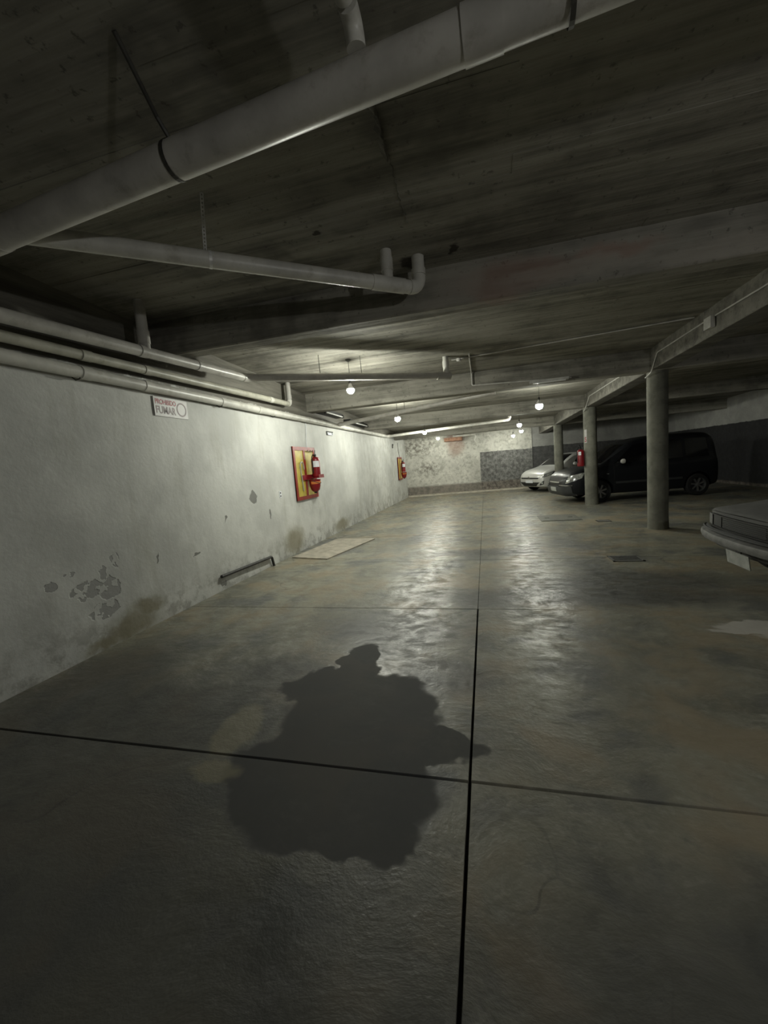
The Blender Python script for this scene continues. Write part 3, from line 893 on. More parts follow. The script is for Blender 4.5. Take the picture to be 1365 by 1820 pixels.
# ------------------------------------------------------------------ hanging bulbs
def mat_bulb(k, cool=False):
    m = bpy.data.materials.new('lit_bulb')
    m.use_nodes = True
    nt = m.node_tree
    nt.nodes.clear()
    out = nt.nodes.new('ShaderNodeOutputMaterial')
    e = nt.nodes.new('ShaderNodeEmission')
    e.inputs[0].default_value = (1.0, 1.0, 0.97, 1) if cool else BULB_COLOR
    e.inputs[1].default_value = BULB_STRENGTH * k
    nt.links.new(e.outputs[0], out.inputs[0])
    return m
BULBS = {}
def lamp(x, y, z, label, r=0.065, power=1.0, grp='bare bulbs hung along the ceiling', cool=False, top=0.355):
    zc = zceil(y)
    t = thing('hanging_bulb', label, 'lamp', (x, y, z), grp)
    build(MB().lathe([(0.0, zc + 0.004), (0.045, zc + 0.004), (0.042, zc - 0.012), (0.018, zc - 0.03), (0.0, zc - 0.032)], (x, y, 0), n=16), 'ceiling_rose', M['strap_dark'], t, True)
    build(MB().tube([(x, y, zc - 0.02), (x + 0.004, y, (zc + z) / 2), (x, y, z + r * 2.4)], 0.004, 6), 'cord', M['black'], t)
    build(MB().lathe([(0.0, z + r * 2.5), (0.012, z + r * 2.45), (0.020, z + r * 2.2), (0.021, z + r * 1.7), (0.0, z + r * 1.65)], (x, y, 0), n=14), 'socket', M['black'], t, True)
    # opaque plastic collar of the lamp, then the glowing dome
    build(MB().lathe([(0.0, z + r * 1.72), (0.022, z + r * 1.70), (r * 0.45, z + r * 1.35), (r * math.sin(math.pi * top), z + r * (math.cos(math.pi * top) + 0.09)), (r * math.sin(math.pi * top), z + r * math.cos(math.pi * top)), (0.0, z + r * math.cos(math.pi * top))], (x, y, 0), n=16), 'lamp_collar', M['white'], t, True)
    prof = []
    for i in range(0, 9):
        a_ = math.pi * (top + (1 - top) * i / 8)
        prof.append((max(r * math.sin(a_), 0.0), z + r * math.cos(a_)))
    k = round(power * (0.065 / r) ** 2, 3)
    if (k, cool) not in BULBS:
        BULBS[(k, cool)] = mat_bulb(k, cool)
    build(MB().lathe(prof, (x, y, 0), n=16), 'bulb', BULBS[(k, cool)], t, True)
    return t
lamp(-1.96, 6.15, 2.715, 'lit bare bulb behind the cross pipe, first beyond the near beam', 0.058, 1.1, top=0.405)
lamp(-2.04, 10.0, 2.645, 'lit bare bulb over the wall side of the aisle, beside the slim cross pipe', 0.070, 0.9)
lamp(-1.95, 14.0, 2.545, 'lit bare bulb in front of the long pale cross pipe', 0.065, 0.8)
lamp(-1.87, 17.3, 2.50, 'lit bare bulb close before the whitewashed part of the far wall', 0.060, 0.5)
lamp(1.25, 10.0, 2.585, 'lit bare bulb over the column side of the aisle, past the second beam', 0.080, 0.6)
lamp(1.13, 14.05, 2.49, 'lit bare bulb over the column side, near the upturned end of the long pale pipe', 0.070, 0.5)
lamp(1.46, 17.35, 2.475, 'lit bare bulb hung before the silver hatchback', 0.070, 0.35)
lamp(1.22, 18.5, 2.37, 'lowest lit bare bulb, hung close to the far wall beside the hatchback', 0.065, 0.25)
lamp(3.2, -0.7, 2.30, 'lit bare bulb on a long cord in the dark bay nearest the back wall', 0.065, 0.85, cool=True)

# ------------------------------------------------------------------ wall signs
def text_mesh(s, size, mat, name, parent, M4, bold=0.0):
    cu = bpy.data.curves.new(name, 'FONT')
    cu.body = s
    cu.size = size
    cu.extrude = 0.0006
    cu.offset = bold
    cu.align_x = 'LEFT'
    tmp = bpy.data.objects.new(name + '_tmp', cu)
    COL.objects.link(tmp)
    dg = bpy.context.evaluated_depsgraph_get()
    me = bpy.data.meshes.new_from_object(tmp.evaluated_get(dg))
    bpy.data.objects.remove(tmp)
    me.transform(M4)
    me.materials.clear()
    me.materials.append(mat)
    o = bpy.data.objects.new(name, me)
    COL.objects.link(o)
    o.parent = parent
    return o, me

def fit_text(s, w, h, origin, mat, parent, right=(0, 1, 0), up=(0, 0, 1), bold=0.0):
    """text of width w and cap height h, lower-left corner at origin (local to parent)"""
    o, me = text_mesh(s, 1.0, mat, 'lettering', parent, Matrix.Identity(4), bold)
    x0 = min(v.co.x for v in me.vertices); x1 = max(v.co.x for v in me.vertices)
    y0 = min(v.co.y for v in me.vertices); y1 = max(v.co.y for v in me.vertices)
    R, U = Vector(right), Vector(up)
    N = R.cross(U)
    for v in me.vertices:
        q = Vector(origin) + R * ((v.co.x - x0) / (x1 - x0) * w) + U * ((v.co.y - y0) / (y1 - y0) * h) + N * v.co.z
        v.co = q
    return o

# "PROHIBIDO FUMAR" plate
t = thing('no_smoking_sign', 'white plate reading PROHIBIDO FUMAR with a ring, screwed to the wall', 'sign', (XL + 0.012, 3.88, 2.272))
build(MB().box2((-0.012, 0, 0), (0.0, 0.525, 0.215)), 'plate', M['white'], t, local=True)
ex = 0.0012
fit_text('PROHIBIDO', 0.315, 0.058, (ex, 0.022, 0.135), M['text_red'], t, bold=0.022)
fit_text('FUMAR', 0.300, 0.085, (ex, 0.024, 0.030), M['text_grey'], t, bold=0.022)
mb = MB()
ring = []
n = 36
vs, fs = [], []
for i in range(n):
    a_ = 2 * math.pi * i / n
    for rr_ in (0.082, 0.066):
        for dx in (0.0, 0.002):
            vs.append((dx, 0.425 + rr_ * math.cos(a_), 0.105 + rr_ * math.sin(a_)))
for i in range(n):
    k, k2 = i * 4, ((i + 1) % n) * 4
    fs += [(k + 1, k + 3, k2 + 3, k2 + 1), (k, k + 1, k2 + 1, k2), (k + 2, k2 + 2, k2 + 3, k + 3)]
build(MB().add(vs, fs), 'ring', M['text_grey'], t, local=True)

# small open electrical box and socket plate on the wall
t = thing('wall_box', 'small white open wall box under the pale pipe', 'electrical box', (XL, 9.02, 2.34))
build(MB().box2((0, 0, 0), (0.03, 0.34, 0.015)).box2((0, 0, 0), (0.03, 0.02, 0.085)).box2((0, 0.32, 0), (0.03, 0.34, 0.085)).box2((0, 0, 0.005), (0.008, 0.34, 0.085)), 'tray', M['label'], t, local=True)
build(MB().box2((0, 0.0, 0.070), (0.034, 0.34, 0.09)), 'rim', M['strap_dark'], t, local=True)
t = thing('wall_socket', 'small worn socket plate low on the wall before the near fire board', 'electrical box', (XL, 6.48, 1.10))
build(MB().box2((0, 0, 0), (0.010, 0.075, 0.115)), 'plate', M['label'], t, local=True)
for z in (0.03, 0.085):
    build(MB().lathe([(0.0, 0.0), (0.016, 0.0), (0.016, 0.004), (0.0, 0.004)], (0.009, 0.037, z), (1, 0, 0), 14), 'outlet', M['strap_dark'], t, local=True)
t = tag(build(MB().box2((XL, 15.88, 2.20), (XL + 0.03, 15.96, 2.30)).box2((XL, 15.9, 2.30), (XL + 0.05, 15.94, 2.36)), 'wall_bracket', M['strap_dark']), 'small dark bracket high on the wall by the far fire board', 'bracket')

# ------------------------------------------------------------------ fire points
def extinguisher(loc, label, r=0.085, h=0.52, lab_dir=(0.4, -0.9), lw=50, lz=(0.50, 0.80)):
    """base at loc"""
    t = thing('fire_extinguisher', label, 'fire extinguisher', loc, 'red fire extinguishers')
    hb = h * 0.80
    build(MB().lathe([(0.0, 0.0), (r * 0.86, 0.0), (r * 0.98, 0.012), (r, 0.04), (r, hb * 0.84), (r * 0.93, hb * 0.91), (r * 0.72, hb * 0.965), (r * 0.38, hb), (0.0, hb)], n=24), 'cylinder', M['red'], t, True, local=True)
    build(MB().lathe([(0.0, hb - 0.005), (0.024, hb - 0.005), (0.024, hb + 0.02), (0.030, hb + 0.025), (0.030, hb + 0.05), (0.0, hb + 0.055)], n=14), 'valve', M['black'], t, True, local=True)
    d = Vector((lab_dir[0], lab_dir[1], 0)).normalized()
    s = Vector((-d.y, d.x, 0))
    hz = hb + 0.05
    lv = MB().tube([d * -0.02 + Vector((0, 0, hz)), d * 0.05 + Vector((0, 0, hz + 0.012)), d * 0.11 + Vector((0, 0, hz - 0.012))], 0.009, 8)
    build(lv, 'carry_handle', M['black'], t, True, local=True)
    lv = MB().tube([d * -0.01 + Vector((0, 0, hz + 0.015)), d * 0.05 + Vector((0, 0, hz + 0.045)), d * 0.10 + Vector((0, 0, hz + 0.075))], 0.008, 8)
    build(lv, 'lever', M['black'], t, True, local=True)
    s = (d * 0.8 - s * 0.6).normalized()
    hs = [Vector((0, 0, hz - 0.015)) + s * 0.02, s * (r * 0.8) + Vector((0, 0, hz + 0.0)), s * (r + 0.025) + Vector((0, 0, hz - 0.06)), s * (r + 0.02) + Vector((0, 0, hb * 0.5)), s * (r + 0.016) + Vector((0, 0, hb * 0.22))]
    pts = []
    for i in range(len(hs) - 1):
        for k in range(5):
            pts.append(hs[i].lerp(hs[i + 1], k / 5))
    pts.append(hs[-1])
    build(MB().tube(pts, 0.010, 8), 'hose', M['rubber'], t, True, local=True)
    build(MB().lathe([(0, 0), (0.017, 0), (0.017, 0.012), (0, 0.013)], tuple(-d * 0.02 + Vector((0, 0, hb + 0.035)) - s * 0.02), tuple(-s), 12), 'gauge', M['label'], t, True, local=True)
    # label wrapped on the cylinder
    a0 = math.atan2(d.y, d.x)
    vs, fs = [], []
    for i in range(13):
        a_ = a0 + math.radians(-lw + 2 * lw * i / 12)
        for z in (hb * lz[0], hb * lz[1]):
            vs.append((math.cos(a_) * (r + 0.0015), math.sin(a_) * (r + 0.0015), z))
    for i in range(12):
        fs.append((2 * i, 2 * i + 2, 2 * i + 3, 2 * i + 1))
    build(MB().add(vs, fs), 'paper_label', M['label'], t, True, local=True, label='white paper label')
    return t

def fire_board(y0, y1, z0, z1, label, tilt=0.0):
    w, h = y1 - y0, z1 - z0
    t = thing('fire_board', label, 'fire board', (XL + 0.005, y0, z0), 'red framed fire boards on the white wall')
    build(MB().box2((0, 0, 0), (0.018, w, h)), 'panel', M['yellow'], t, local=True)
    fr = 0.07 * min(w, 1.0)
    for (a, b_) in (((0.0, 0, 0), (0.032, w, fr)), ((0.0, 0, h - fr), (0.032, w, h)), ((0, 0, fr), (0.032, fr, h - fr)), ((0, w - fr, fr), (0.032, w, h - fr))):
        build(MB().box2(a, b_), 'frame_strip', M['red_frame'], t, local=True)
    build(MB().box2((0.0, w * 0.44, fr), (0.030, w * 0.52, h - fr)), 'divider', M['red_frame'], t, local=True)
    for yy in (0.58, 0.70, 0.82):
        build(MB().tube([(0.018, w * yy, h - fr * 1.3), (0.06, w * yy, h - fr * 1.3), (0.075, w * yy, h - fr * 0.9)], 0.009, 8), 'hook', M['galv'], t, local=True)
    return t
fire_board(7.12, 8.13, 0.975, 2.02, 'large yellow fire board in red frame, with bucket and hanging hook')
fire_board(16.65, 17.45, 0.885, 1.84, 'smaller looking yellow fire board near the far corner')
def bucket(loc, label):
    t = thing('fire_bucket', label, 'bucket', loc, 'red fire buckets')
    build(MB().lathe([(0.0, 0.0), (0.045, 0.006), (0.085, 0.045), (0.108, 0.12), (0.118, 0.24), (0.124, 0.245), (0.124, 0.255), (0.112, 0.255), (0.104, 0.13), (0.08, 0.06), (0.0, 0.02)], n=24), 'pail', M['red'], t, True, local=True)
    build(MB().lathe([(0.0, -0.022), (0.03, -0.022), (0.034, 0.010), (0.0, 0.011)], n=14), 'foot', M['black'], t, True, local=True)
    vs = []
    for i in range(13):
        a_ = math.pi * i / 12
        vs.append((0.11 * math.sin(a_) * 1.12, 0.122 * math.cos(a_) * 1.02, 0.235 - 0.06 * math.sin(a_)))
    build(MB().tube(vs, 0.005, 6), 'bail', M['strap_dark'], t, True, local=True)
    vs, fs = [], []
    for i in range(15):
        a_ = math.radians(-105 + 150 * i / 14)
        for (rr_, z) in ((0.1125, 0.165), (0.1185, 0.215)):
            vs.append((rr_ * math.cos(a_) * 1.012, rr_ * math.sin(a_) * 1.012, z))
    for i in range(14):
        fs.append((2 * i, 2 * i + 2, 2 * i + 3, 2 * i + 1))
    build(MB().add(vs, fs), 'band', M['orange'], t, True, local=True, label='orange band')
    return t
extinguisher((XL + 0.15, 7.86, 1.397), 'red extinguisher with white label hung on the large fire board', 0.088, 0.52, (0.45, -0.9))
bucket((XL + 0.175, 7.68, 1.10), 'red fire bucket with orange band on the large fire board')
# red shelf bracket carrying them
t = thing('shelf_bracket', 'red bracket holding the extinguisher on the large fire board', 'bracket', (XL + 0.038, 7.40, 1.36))
build(MB().box2((0, 0.0, 0), (0.02, 0.62, 0.10)), 'back_plate', M['red'], t, local=True)
build(MB().box2((0.0, 0.33, 0.02), (0.22, 0.60, 0.036)), 'shelf', M['red'], t, local=True)
build(MB().box2((0.20, 0.33, 0.02), (0.215, 0.60, 0.09)), 'lip', M['red'], t, local=True)
# hooked bar in the left field
pts = [Vector((XL + 0.05, 7.40, 1.15)), Vector((XL + 0.05, 7.35, 1.55))]
for i in range(9):
    a_ = math.pi * (1 - i / 8)
    pts.append(Vector((XL + 0.05, 7.42 + 0.075 * math.cos(a_), 1.64 + 0.08 * math.sin(a_))))
pts.append(Vector((XL + 0.05, 7.50, 1.57)))
tag(build(MB().tube(pts, 0.012, 8), 'pull_hook', M['pvc_olive'], None, True), 'dull hooked bar hanging on the left field of the fire board', 'hook')
# far board kit
extinguisher((XL + 0.145, 17.12, 1.215), 'red extinguisher with white label hung on the far fire board', 0.09, 0.52, (0.45, -0.9))
bucket((XL + 0.175, 17.05, 0.945), 'red fire bucket under the extinguisher on the far fire board')
# wires up to the pipe
tag(build(MB().tube([(XL + 0.02, 7.80, 2.02), (XL + 0.012, 7.83, 2.2), (XL + 0.014, 7.86, 2.4), (XL + 0.02, 7.86, 2.52)], 0.007, 6), 'hanging_cable', M['label'], None, True), 'pale cable running up the wall from the large fire board', 'cable')
tag(build(MB().tube([(XL + 0.02, 17.1, 1.84), (XL + 0.012, 17.0, 2.1), (XL + 0.02, 16.9, 2.45)], 0.008, 6), 'hanging_cable', M['strap_dark'], None, True), 'dark cable running up the wall from the far fire board', 'cable')
# extinguisher on the middle column, with the number strip
extinguisher((2.555, 12.235, 1.075), 'red extinguisher hung on the side of the numbered column', 0.095, 0.58, (-0.45, -0.9), 22, (0.66, 0.86))
t = thing('column_number', 'white strip with a red 5 fixed to the round column', 'sign', (2.82, 12.30, 1.70))
vs, fs = [], []
for i in range(7):
    a_ = math.radians(203 + 26 * i / 6)
    for z in (0.0, 0.36):
        for rr_ in (0.170, 0.173):
            vs.append((rr_ * math.cos(a_), rr_ * math.sin(a_), z))
for i in range(6):
    k, k2 = 4 * i, 4 * i + 4
    fs += [(k + 1, k2 + 1, k2 + 3, k + 3), (k, k + 2, k2 + 2, k2), (k, k2, k2 + 1, k + 1), (k + 2, k + 3, k2 + 3, k2 + 2)]
fs += [(0, 1, 3, 2), (24, 26, 27, 25)]
build(MB().add(vs, fs), 'strip', M['white'], t, local=True)
a_ = math.radians(216)
R = Vector((-math.sin(a_), math.cos(a_), 0))
o = fit_text('5', 0.055, 0.13, tuple(Vector((math.cos(a_), math.sin(a_), 0)) * 0.176 - R * 0.0275 + Vector((0, 0, 0.03))), M['text_red'], t, tuple(R), (0, 0, 1), 0.02)

# ------------------------------------------------------------------ things on the floor
# plywood sheet
t = tag(build(MB().add([(-3.45, 6.52, 0.004), (-2.70, 6.34, 0.004), (-2.33, 8.10, 0.004), (-3.22, 8.26, 0.004),
                        (-3.45, 6.52, 0.022), (-2.70, 6.34, 0.022), (-2.33, 8.10, 0.022), (-3.22, 8.26, 0.022)],
                       [(0, 1, 2, 3), (4, 7, 6, 5), (0, 4, 5, 1), (1, 5, 6, 2), (2, 6, 7, 3), (3, 7, 4, 0)]), 'plywood_sheet', M['plywood']),
        'pale plywood sheet lying on the floor against the white wall', 'sheet')
t.location.z = 0.001
# drain grate
t = thing('drain_grate', 'dark iron drain grate set in the floor before the columns', 'grate', (1.78, 6.00, 0.0))
W_, D_ = 0.19, 0.15
for (a, b_) in (((-W_, -D_, 0.0), (W_, -D_ + 0.025, 0.010)), ((-W_, D_ - 0.025, 0.0), (W_, D_, 0.010)), ((-W_, -D_, 0.0), (-W_ + 0.025, D_, 0.010)), ((W_ - 0.025, -D_, 0.0), (W_, D_, 0.010))):
    build(MB().box2(a, b_), 'rim', M['grate'], t, local=True)
build(MB().box2((-W_ + 0.02, -D_ + 0.02, 0.0), (W_ - 0.02, D_ - 0.02, 0.002)), 'pit', M['black'], t, local=True)
for i in range(7):
    yy = -D_ + 0.04 + i * (2 * D_ - 0.08) / 6
    build(MB().box2((-W_ + 0.02, yy - 0.008, 0.0), (W_ - 0.02, yy + 0.008, 0.008)), 'bar', M['grate'], t, local=True)
# inspection covers
t = thing('inspection_cover', 'low concrete inspection cover in the middle of the aisle', 'cover', (1.58, 10.0, 0.0))
build(MB().box2((-0.42, -0.45, 0.0), (0.42, 0.45, 0.008)), 'surround', M['lid'], t, local=True)
build(MB().box2((-0.39, -0.42, 0.0), (0.39, 0.42, 0.012)), 'lid', M['lid'], t, local=True)
for s in (-1, 1):
    build(MB().box2((s * 0.25 - 0.05, -0.02, 0.012), (s * 0.25 + 0.05, 0.02, 0.018)), 'grip', M['grate'], t, local=True)
t = thing('inspection_cover', 'small dark cover in the floor beside the numbered column', 'cover', (2.35, 9.3, 0.0))
build(MB().box2((-0.13, -0.12, 0.0), (0.13, 0.12, 0.006)), 'surround', M['groove'], t, local=True)
build(MB().box2((-0.115, -0.105, 0.0), (0.115, 0.105, 0.009)), 'lid', M['grate'], t, local=True)

# ------------------------------------------------------------------ cars
def catmull(xs_, ys_, x):
    n = len(xs_)
    for i in range(n - 1):
        if x <= xs_[i + 1] or i == n - 2:
            break
    h = xs_[i + 1] - xs_[i]
    t_ = min(max((x - xs_[i]) / h, 0), 1)
    def slope(k):
        if k <= 0 or k >= n - 1:
            return 0.0 if False else (ys_[min(k + 1, n - 1)] - ys_[max(k - 1, 0)]) / (xs_[min(k + 1, n - 1)] - xs_[max(k - 1, 0)])
        a = (ys_[k] - ys_[k - 1]) / (xs_[k] - xs_[k - 1])
        b = (ys_[k + 1] - ys_[k]) / (xs_[k + 1] - xs_[k])
        return 0.0 if a * b <= 0 else 2 * a * b / (a + b)
    m0, m1 = slope(i) * h, slope(i + 1) * h
    t2, t3 = t_ * t_, t_ ** 3
    return (2 * t3 - 3 * t2 + 1) * ys_[i] + (t3 - 2 * t2 + t_) * m0 + (-2 * t3 + 3 * t2) * ys_[i + 1] + (t3 - t2) * m1

def car_body(stations, wheels, wr, roundness=1.0):
    """loft along x (front at 0); returns mesh data in car space"""
    keys = list(zip(*stations))
    X = keys[0]
    samples = []
    for i in range(len(X) - 1):
        k = max(2, int((X[i + 1] - X[i]) / 0.09))
        for q in range(k):
            samples.append(X[i] + (X[i + 1] - X[i]) * q / k)
    samples.append(X[-1])
    vs, fs = [], []
    half = None
    for x in samples:
        hw, zb, zs, zt, hwt = [catmull(X, keys[j], x) for j in range(1, 6)]
        g = zs - zb
        pr = [(hw * 0.84, zb), (hw * 0.95, zb + 0.03), (hw * 0.985, zb + 0.10 * g + 0.03), (hw, zb + 0.42 * g), (hw * 0.998, zb + 0.62 * g), (hw * 0.985, zb + 0.82 * g),
              (hw * 0.955, zs - 0.015), (hw * 0.93, zs + 0.01)]
        top = zt - zs
        e = hw * 0.93
        for s_ in (0.33, 0.66, 0.86):
            pr.append((e + (hwt - e) * (s_ ** 1.15), zs + 0.01 + (top - 0.02) * s_))
        pr += [(hwt * 0.955, zt - 0.05 * min(1, top / 0.3)), (hwt * 0.86, zt - 0.018 * min(1, top / 0.2)), (hwt * 0.55, zt), (0.0, zt + 0.008)]
        full = [(0.0, zb)] + pr + [(-a, b) for a, b in pr[-2::-1]]
        half = len(full)
        for (y_, z_) in full:
            vs.append((x, y_, z_))
    K = half
    for i in range(len(samples) - 1):
        for k in range(K):
            k2 = (k + 1) % K
            fs.append((i * K + k, (i + 1) * K + k, (i + 1) * K + k2, i * K + k2))
    fs.append(tuple(range(K)))
    fs.append(tuple((len(samples) - 1) * K + k for k in range(K - 1, -1, -1)))
    return MB().add(vs, fs)

def bowed(mb, k):
    """sweep the nose back towards the corners"""
    for v in mb.v:
        v.x += k * (abs(v.y) / 0.8) ** 2.6 * max(0.0, 1 - max(v.x, 0) / 0.7)
    return mb
def make_car(name, label, loc, stations, wheels, wr, track, paint, rotz=0.0, bow=0.0):
    t = thing(name, label, 'car', loc, None, rotz)
    mb = bowed(car_body(stations, wheels, wr), bow)
    me = mb.mesh('body', M[paint], True)
    bm = bmesh.new()
    bm.from_mesh(me)
    bvh = BVHTree.FromBMesh(bm)
    bm.free()
    body = bpy.data.objects.new('body', me)
    COL.objects.link(body)
    # wheel arches
    cut = MB()
    for wx in wheels:
        for s in (-1, 1):
            cut.lathe([(0, -0.16), (wr + 0.055, -0.16), (wr + 0.055, 0.30), (0, 0.30)], (wx, s * track, wr), (0, s, 0), 32)
    cm = cut.mesh('cut', M['black'])
    co = bpy.data.objects.new('cut', cm)
    COL.objects.link(co)
    md = body.modifiers.new('b', 'BOOLEAN')
    md.object = co
    md.operation = 'DIFFERENCE'
    md.solver = 'EXACT'
    dg = bpy.context.evaluated_depsgraph_get()
    dg.update()
    nm = bpy.data.meshes.new_from_object(body.evaluated_get(dg))
    nm.name = 'body'
    body.modifiers.clear()
    body.data = nm
    bpy.data.objects.remove(co)
    body.parent = t
    # wheels
    for wx in wheels:
        for s in (-1, 1):
            ax = (0, s, 0)
            o = (wx, s * (track + 0.0), wr)
            w2 = 0.095
            build(MB().lathe([(wr * 0.62, -w2), (wr * 0.90, -w2), (wr * 0.985, -w2 * 0.75), (wr, -w2 * 0.3), (wr, w2 * 0.3), (wr * 0.985, w2 * 0.75), (wr * 0.92, w2), (wr * 0.68, w2 * 1.04), (wr * 0.64, w2 * 0.8), (wr * 0.62, -w2)], o, ax, 32), 'tyre', M['rubber'], t, True, local=True)
            rim = MB().lathe([(0.0, w2 * 0.25), (wr * 0.55, w2 * 0.10), (wr * 0.60, w2 * 0.8), (wr * 0.66, w2 * 0.95), (wr * 0.66, w2 * 0.3), (wr * 0.3, -w2 * 0.2), (0, -w2 * 0.2)], o, ax, 32)
            ro = build(rim, 'rim', M['plastic_dark'], t, True, local=True)
            sp = MB()
            for k in range(7):
                a_ = 2 * math.pi * k / 7 + 0.3
                c = Vector((math.cos(a_), 0, math.sin(a_)))
                tt = Vector((-math.sin(a_), 0, math.cos(a_)))
                O = Vector(o) + Vector((0, s * w2 * 0.5, 0))
                y1 = Vector((0, s * 0.018, 0))
                p0, p1 = O + c * wr * 0.10, O + c * wr * 0.61
                q = [p0 - tt * 0.018, p0 + tt * 0.018, p1 + tt * 0.026, p1 - tt * 0.026]
                sp.add([*(z - y1 for z in q), *(z + y1 for z in q)], [(0, 1, 2, 3), (4, 7, 6, 5), (0, 4, 5, 1), (1, 5, 6, 2), (2, 6, 7, 3), (3, 7, 4, 0)])
            sp.lathe([(0, 0), (wr * 0.17, 0.0), (wr * 0.15, 0.03), (0, 0.035)], tuple(Vector(o) + Vector((0, s * w2 * 0.45, 0))), ax, 16)
            build(sp, 'spokes', M['rim'], ro, False, local=True)
    def patch(name, corners, axis, mat, off=0.004, nu=10, nv=8, parent=None, thick=0.006):
        """quad given by four corners in the plane across 'axis', dropped on to the body skin"""
        dirs = {'front': Vector((1, 0, 0)), 'left': Vector((0, 1, 0)), 'right': Vector((0, -1, 0)), 'top': Vector((0, 0, -1)), 'rear': Vector((-1, 0, 0))}
        d = dirs[axis]
        outer, inner = [], []
        for i in range(nu + 1):
            for k in range(nv + 1):
                u, v = i / nu, k / nv
                c = [(Vector(corners[0]) * (1 - u) + Vector(corners[1]) * u) * (1 - v) + (Vector(corners[3]) * (1 - u) + Vector(corners[2]) * u) * v][0]
                if axis in ('front', 'rear'):
                    p = Vector((0, c[0], c[1]))
                elif axis in ('left', 'right'):
                    p = Vector((c[0], 0, c[1]))
                else:
                    p = Vector((c[0], c[1], 0))
                st = p - d * 6
                hit, nrm, _, _ = bvh.ray_cast(st, d, 20)
                if hit is None:
                    hit, nrm, _, _ = bvh.find_nearest(p)
                if nrm.dot(d) > 0:
                    nrm = -nrm
                outer.append(hit + nrm * off)
                inner.append(hit + nrm * (off - thick))
        K = nv + 1
        fs = []
        N = len(outer)
        for i in range(nu):
            for k in range(nv):
                a, b, c_, e = i * K + k, (i + 1) * K + k, (i + 1) * K + k + 1, i * K + k + 1
                fs.append((a, b, c_, e))
                fs.append((N + a, N + e, N + c_, N + b))
        edge = [i * K for i in range(nu + 1)] + [nu * K + k for k in range(1, K)] + [i * K + nv for i in range(nu - 1, -1, -1)] + [k for k in range(nv - 1, 0, -1)]
        for i in range(len(edge)):
            a, b = edge[i], edge[(i + 1) % len(edge)]
            fs.append((a, N + a, N + b, b))
        return build(MB().add(outer + inner, fs), name, M[mat], parent or t, True, local=True)
    return t, patch, bvh

# -- dark compact van
ST = [(0.00, 0.52, 0.40, 0.52, 0.60, 0.42), (0.04, 0.66, 0.30, 0.62, 0.70, 0.54), (0.14, 0.76, 0.24, 0.76, 0.83, 0.62), (0.36, 0.82, 0.22, 0.87, 0.94, 0.66),
      (0.80, 0.85, 0.22, 0.95, 1.02, 0.69), (1.05, 0.855, 0.22, 1.00, 1.08, 0.70), (1.35, 0.86, 0.22, 1.03, 1.29, 0.69), (1.75, 0.86, 0.22, 1.05, 1.57, 0.68),
      (2.15, 0.86, 0.22, 1.06, 1.72, 0.67), (2.6, 0.86, 0.22, 1.06, 1.78, 0.67), (3.5, 0.86, 0.22, 1.06, 1.79, 0.67), (3.9, 0.855, 0.24, 1.06, 1.77, 0.665),
      (4.08, 0.85, 0.28, 1.05, 1.70, 0.655), (4.17, 0.82, 0.34, 1.02, 1.50, 0.63), (4.20, 0.74, 0.42, 0.95, 1.25, 0.58)]
VX, VY = 2.03, 13.35
van, patch, vb = make_car('parked_van', 'dark compact van parked behind the numbered column', (VX, VY, 0), ST, (0.98, 3.62), 0.31, 0.765, 'dark_car', math.radians(10.0))
patch('windshield', [(1.10, -0.60), (1.10, 0.60), (1.80, 0.52), (1.80, -0.52)], 'top', 'glass')
for sd in ('left', 'right'):
    patch('side_window', [(1.42, 1.08), (2.28, 1.09), (2.28, 1.60), (1.95, 1.56)], sd, 'glass')
    patch('side_window', [(2.36, 1.09), (3.25, 1.09), (3.25, 1.62), (2.36, 1.61)], sd, 'glass')
    patch('side_window', [(3.33, 1.09), (3.95, 1.09), (3.90, 1.60), (3.33, 1.62)], sd, 'glass')
    patch('headlight', [(0.07, 0.585), (0.48, 0.72), (0.58, 0.88), (0.16, 0.80)], sd, 'lens', 0.012, 12, 10, thick=0.016)
    patch('door_seam', [(1.36, 0.32), (1.372, 0.32), (1.372, 1.05), (1.36, 1.05)], sd, 'black', 0.002, 2, 12)
    patch('door_seam', [(2.32, 0.32), (2.332, 0.32), (2.332, 1.66), (2.32, 1.66)], sd, 'black', 0.002, 2, 16)
    patch('door_handle', [(2.12, 0.90), (2.28, 0.90), (2.28, 0.93), (2.12, 0.93)], sd, 'dark_car', 0.02, 4, 2, thick=0.022)
    patch('door_handle', [(2.42, 0.90), (2.58, 0.90), (2.58, 0.93), (2.42, 0.93)], sd, 'dark_car', 0.02, 4, 2, thick=0.022)
    patch('side_moulding', [(1.40, 0.50), (3.20, 0.50), (3.20, 0.56), (1.40, 0.56)], sd, 'plastic_dark', 0.012, 20, 2, thick=0.014)
    patch('side_indicator', [(1.16, 0.78), (1.22, 0.78), (1.22, 0.80), (1.16, 0.80)], sd, 'lens', 0.008, 3, 2, thick=0.01)
    patch('fuel_flap', [(3.30, 0.78), (3.46, 0.78), (3.46, 0.93), (3.30, 0.93)], sd, 'dark_car', 0.004, 3, 3)
patch('grille', [(-0.36, 0.44), (0.36, 0.44), (0.40, 0.60), (-0.40, 0.60)], 'front', 'black', 0.010, 12, 6)
patch('grille_bar', [(-0.40, 0.60), (0.40, 0.60), (0.42, 0.63), (-0.42, 0.63)], 'front', 'chrome', 0.016, 12, 2, thick=0.018)
patch('bumper', [(-0.78, 0.25), (0.78, 0.25), (0.78, 0.50), (-0.78, 0.50)], 'front', 'plastic_dark', 0.035, 26, 8, thick=0.05)
patch('bumper_trim', [(-0.79, 0.515), (-0.42, 0.53), (-0.42, 0.555), (-0.79, 0.54)], 'front', 'chrome', 0.03, 12, 2, thick=0.03)
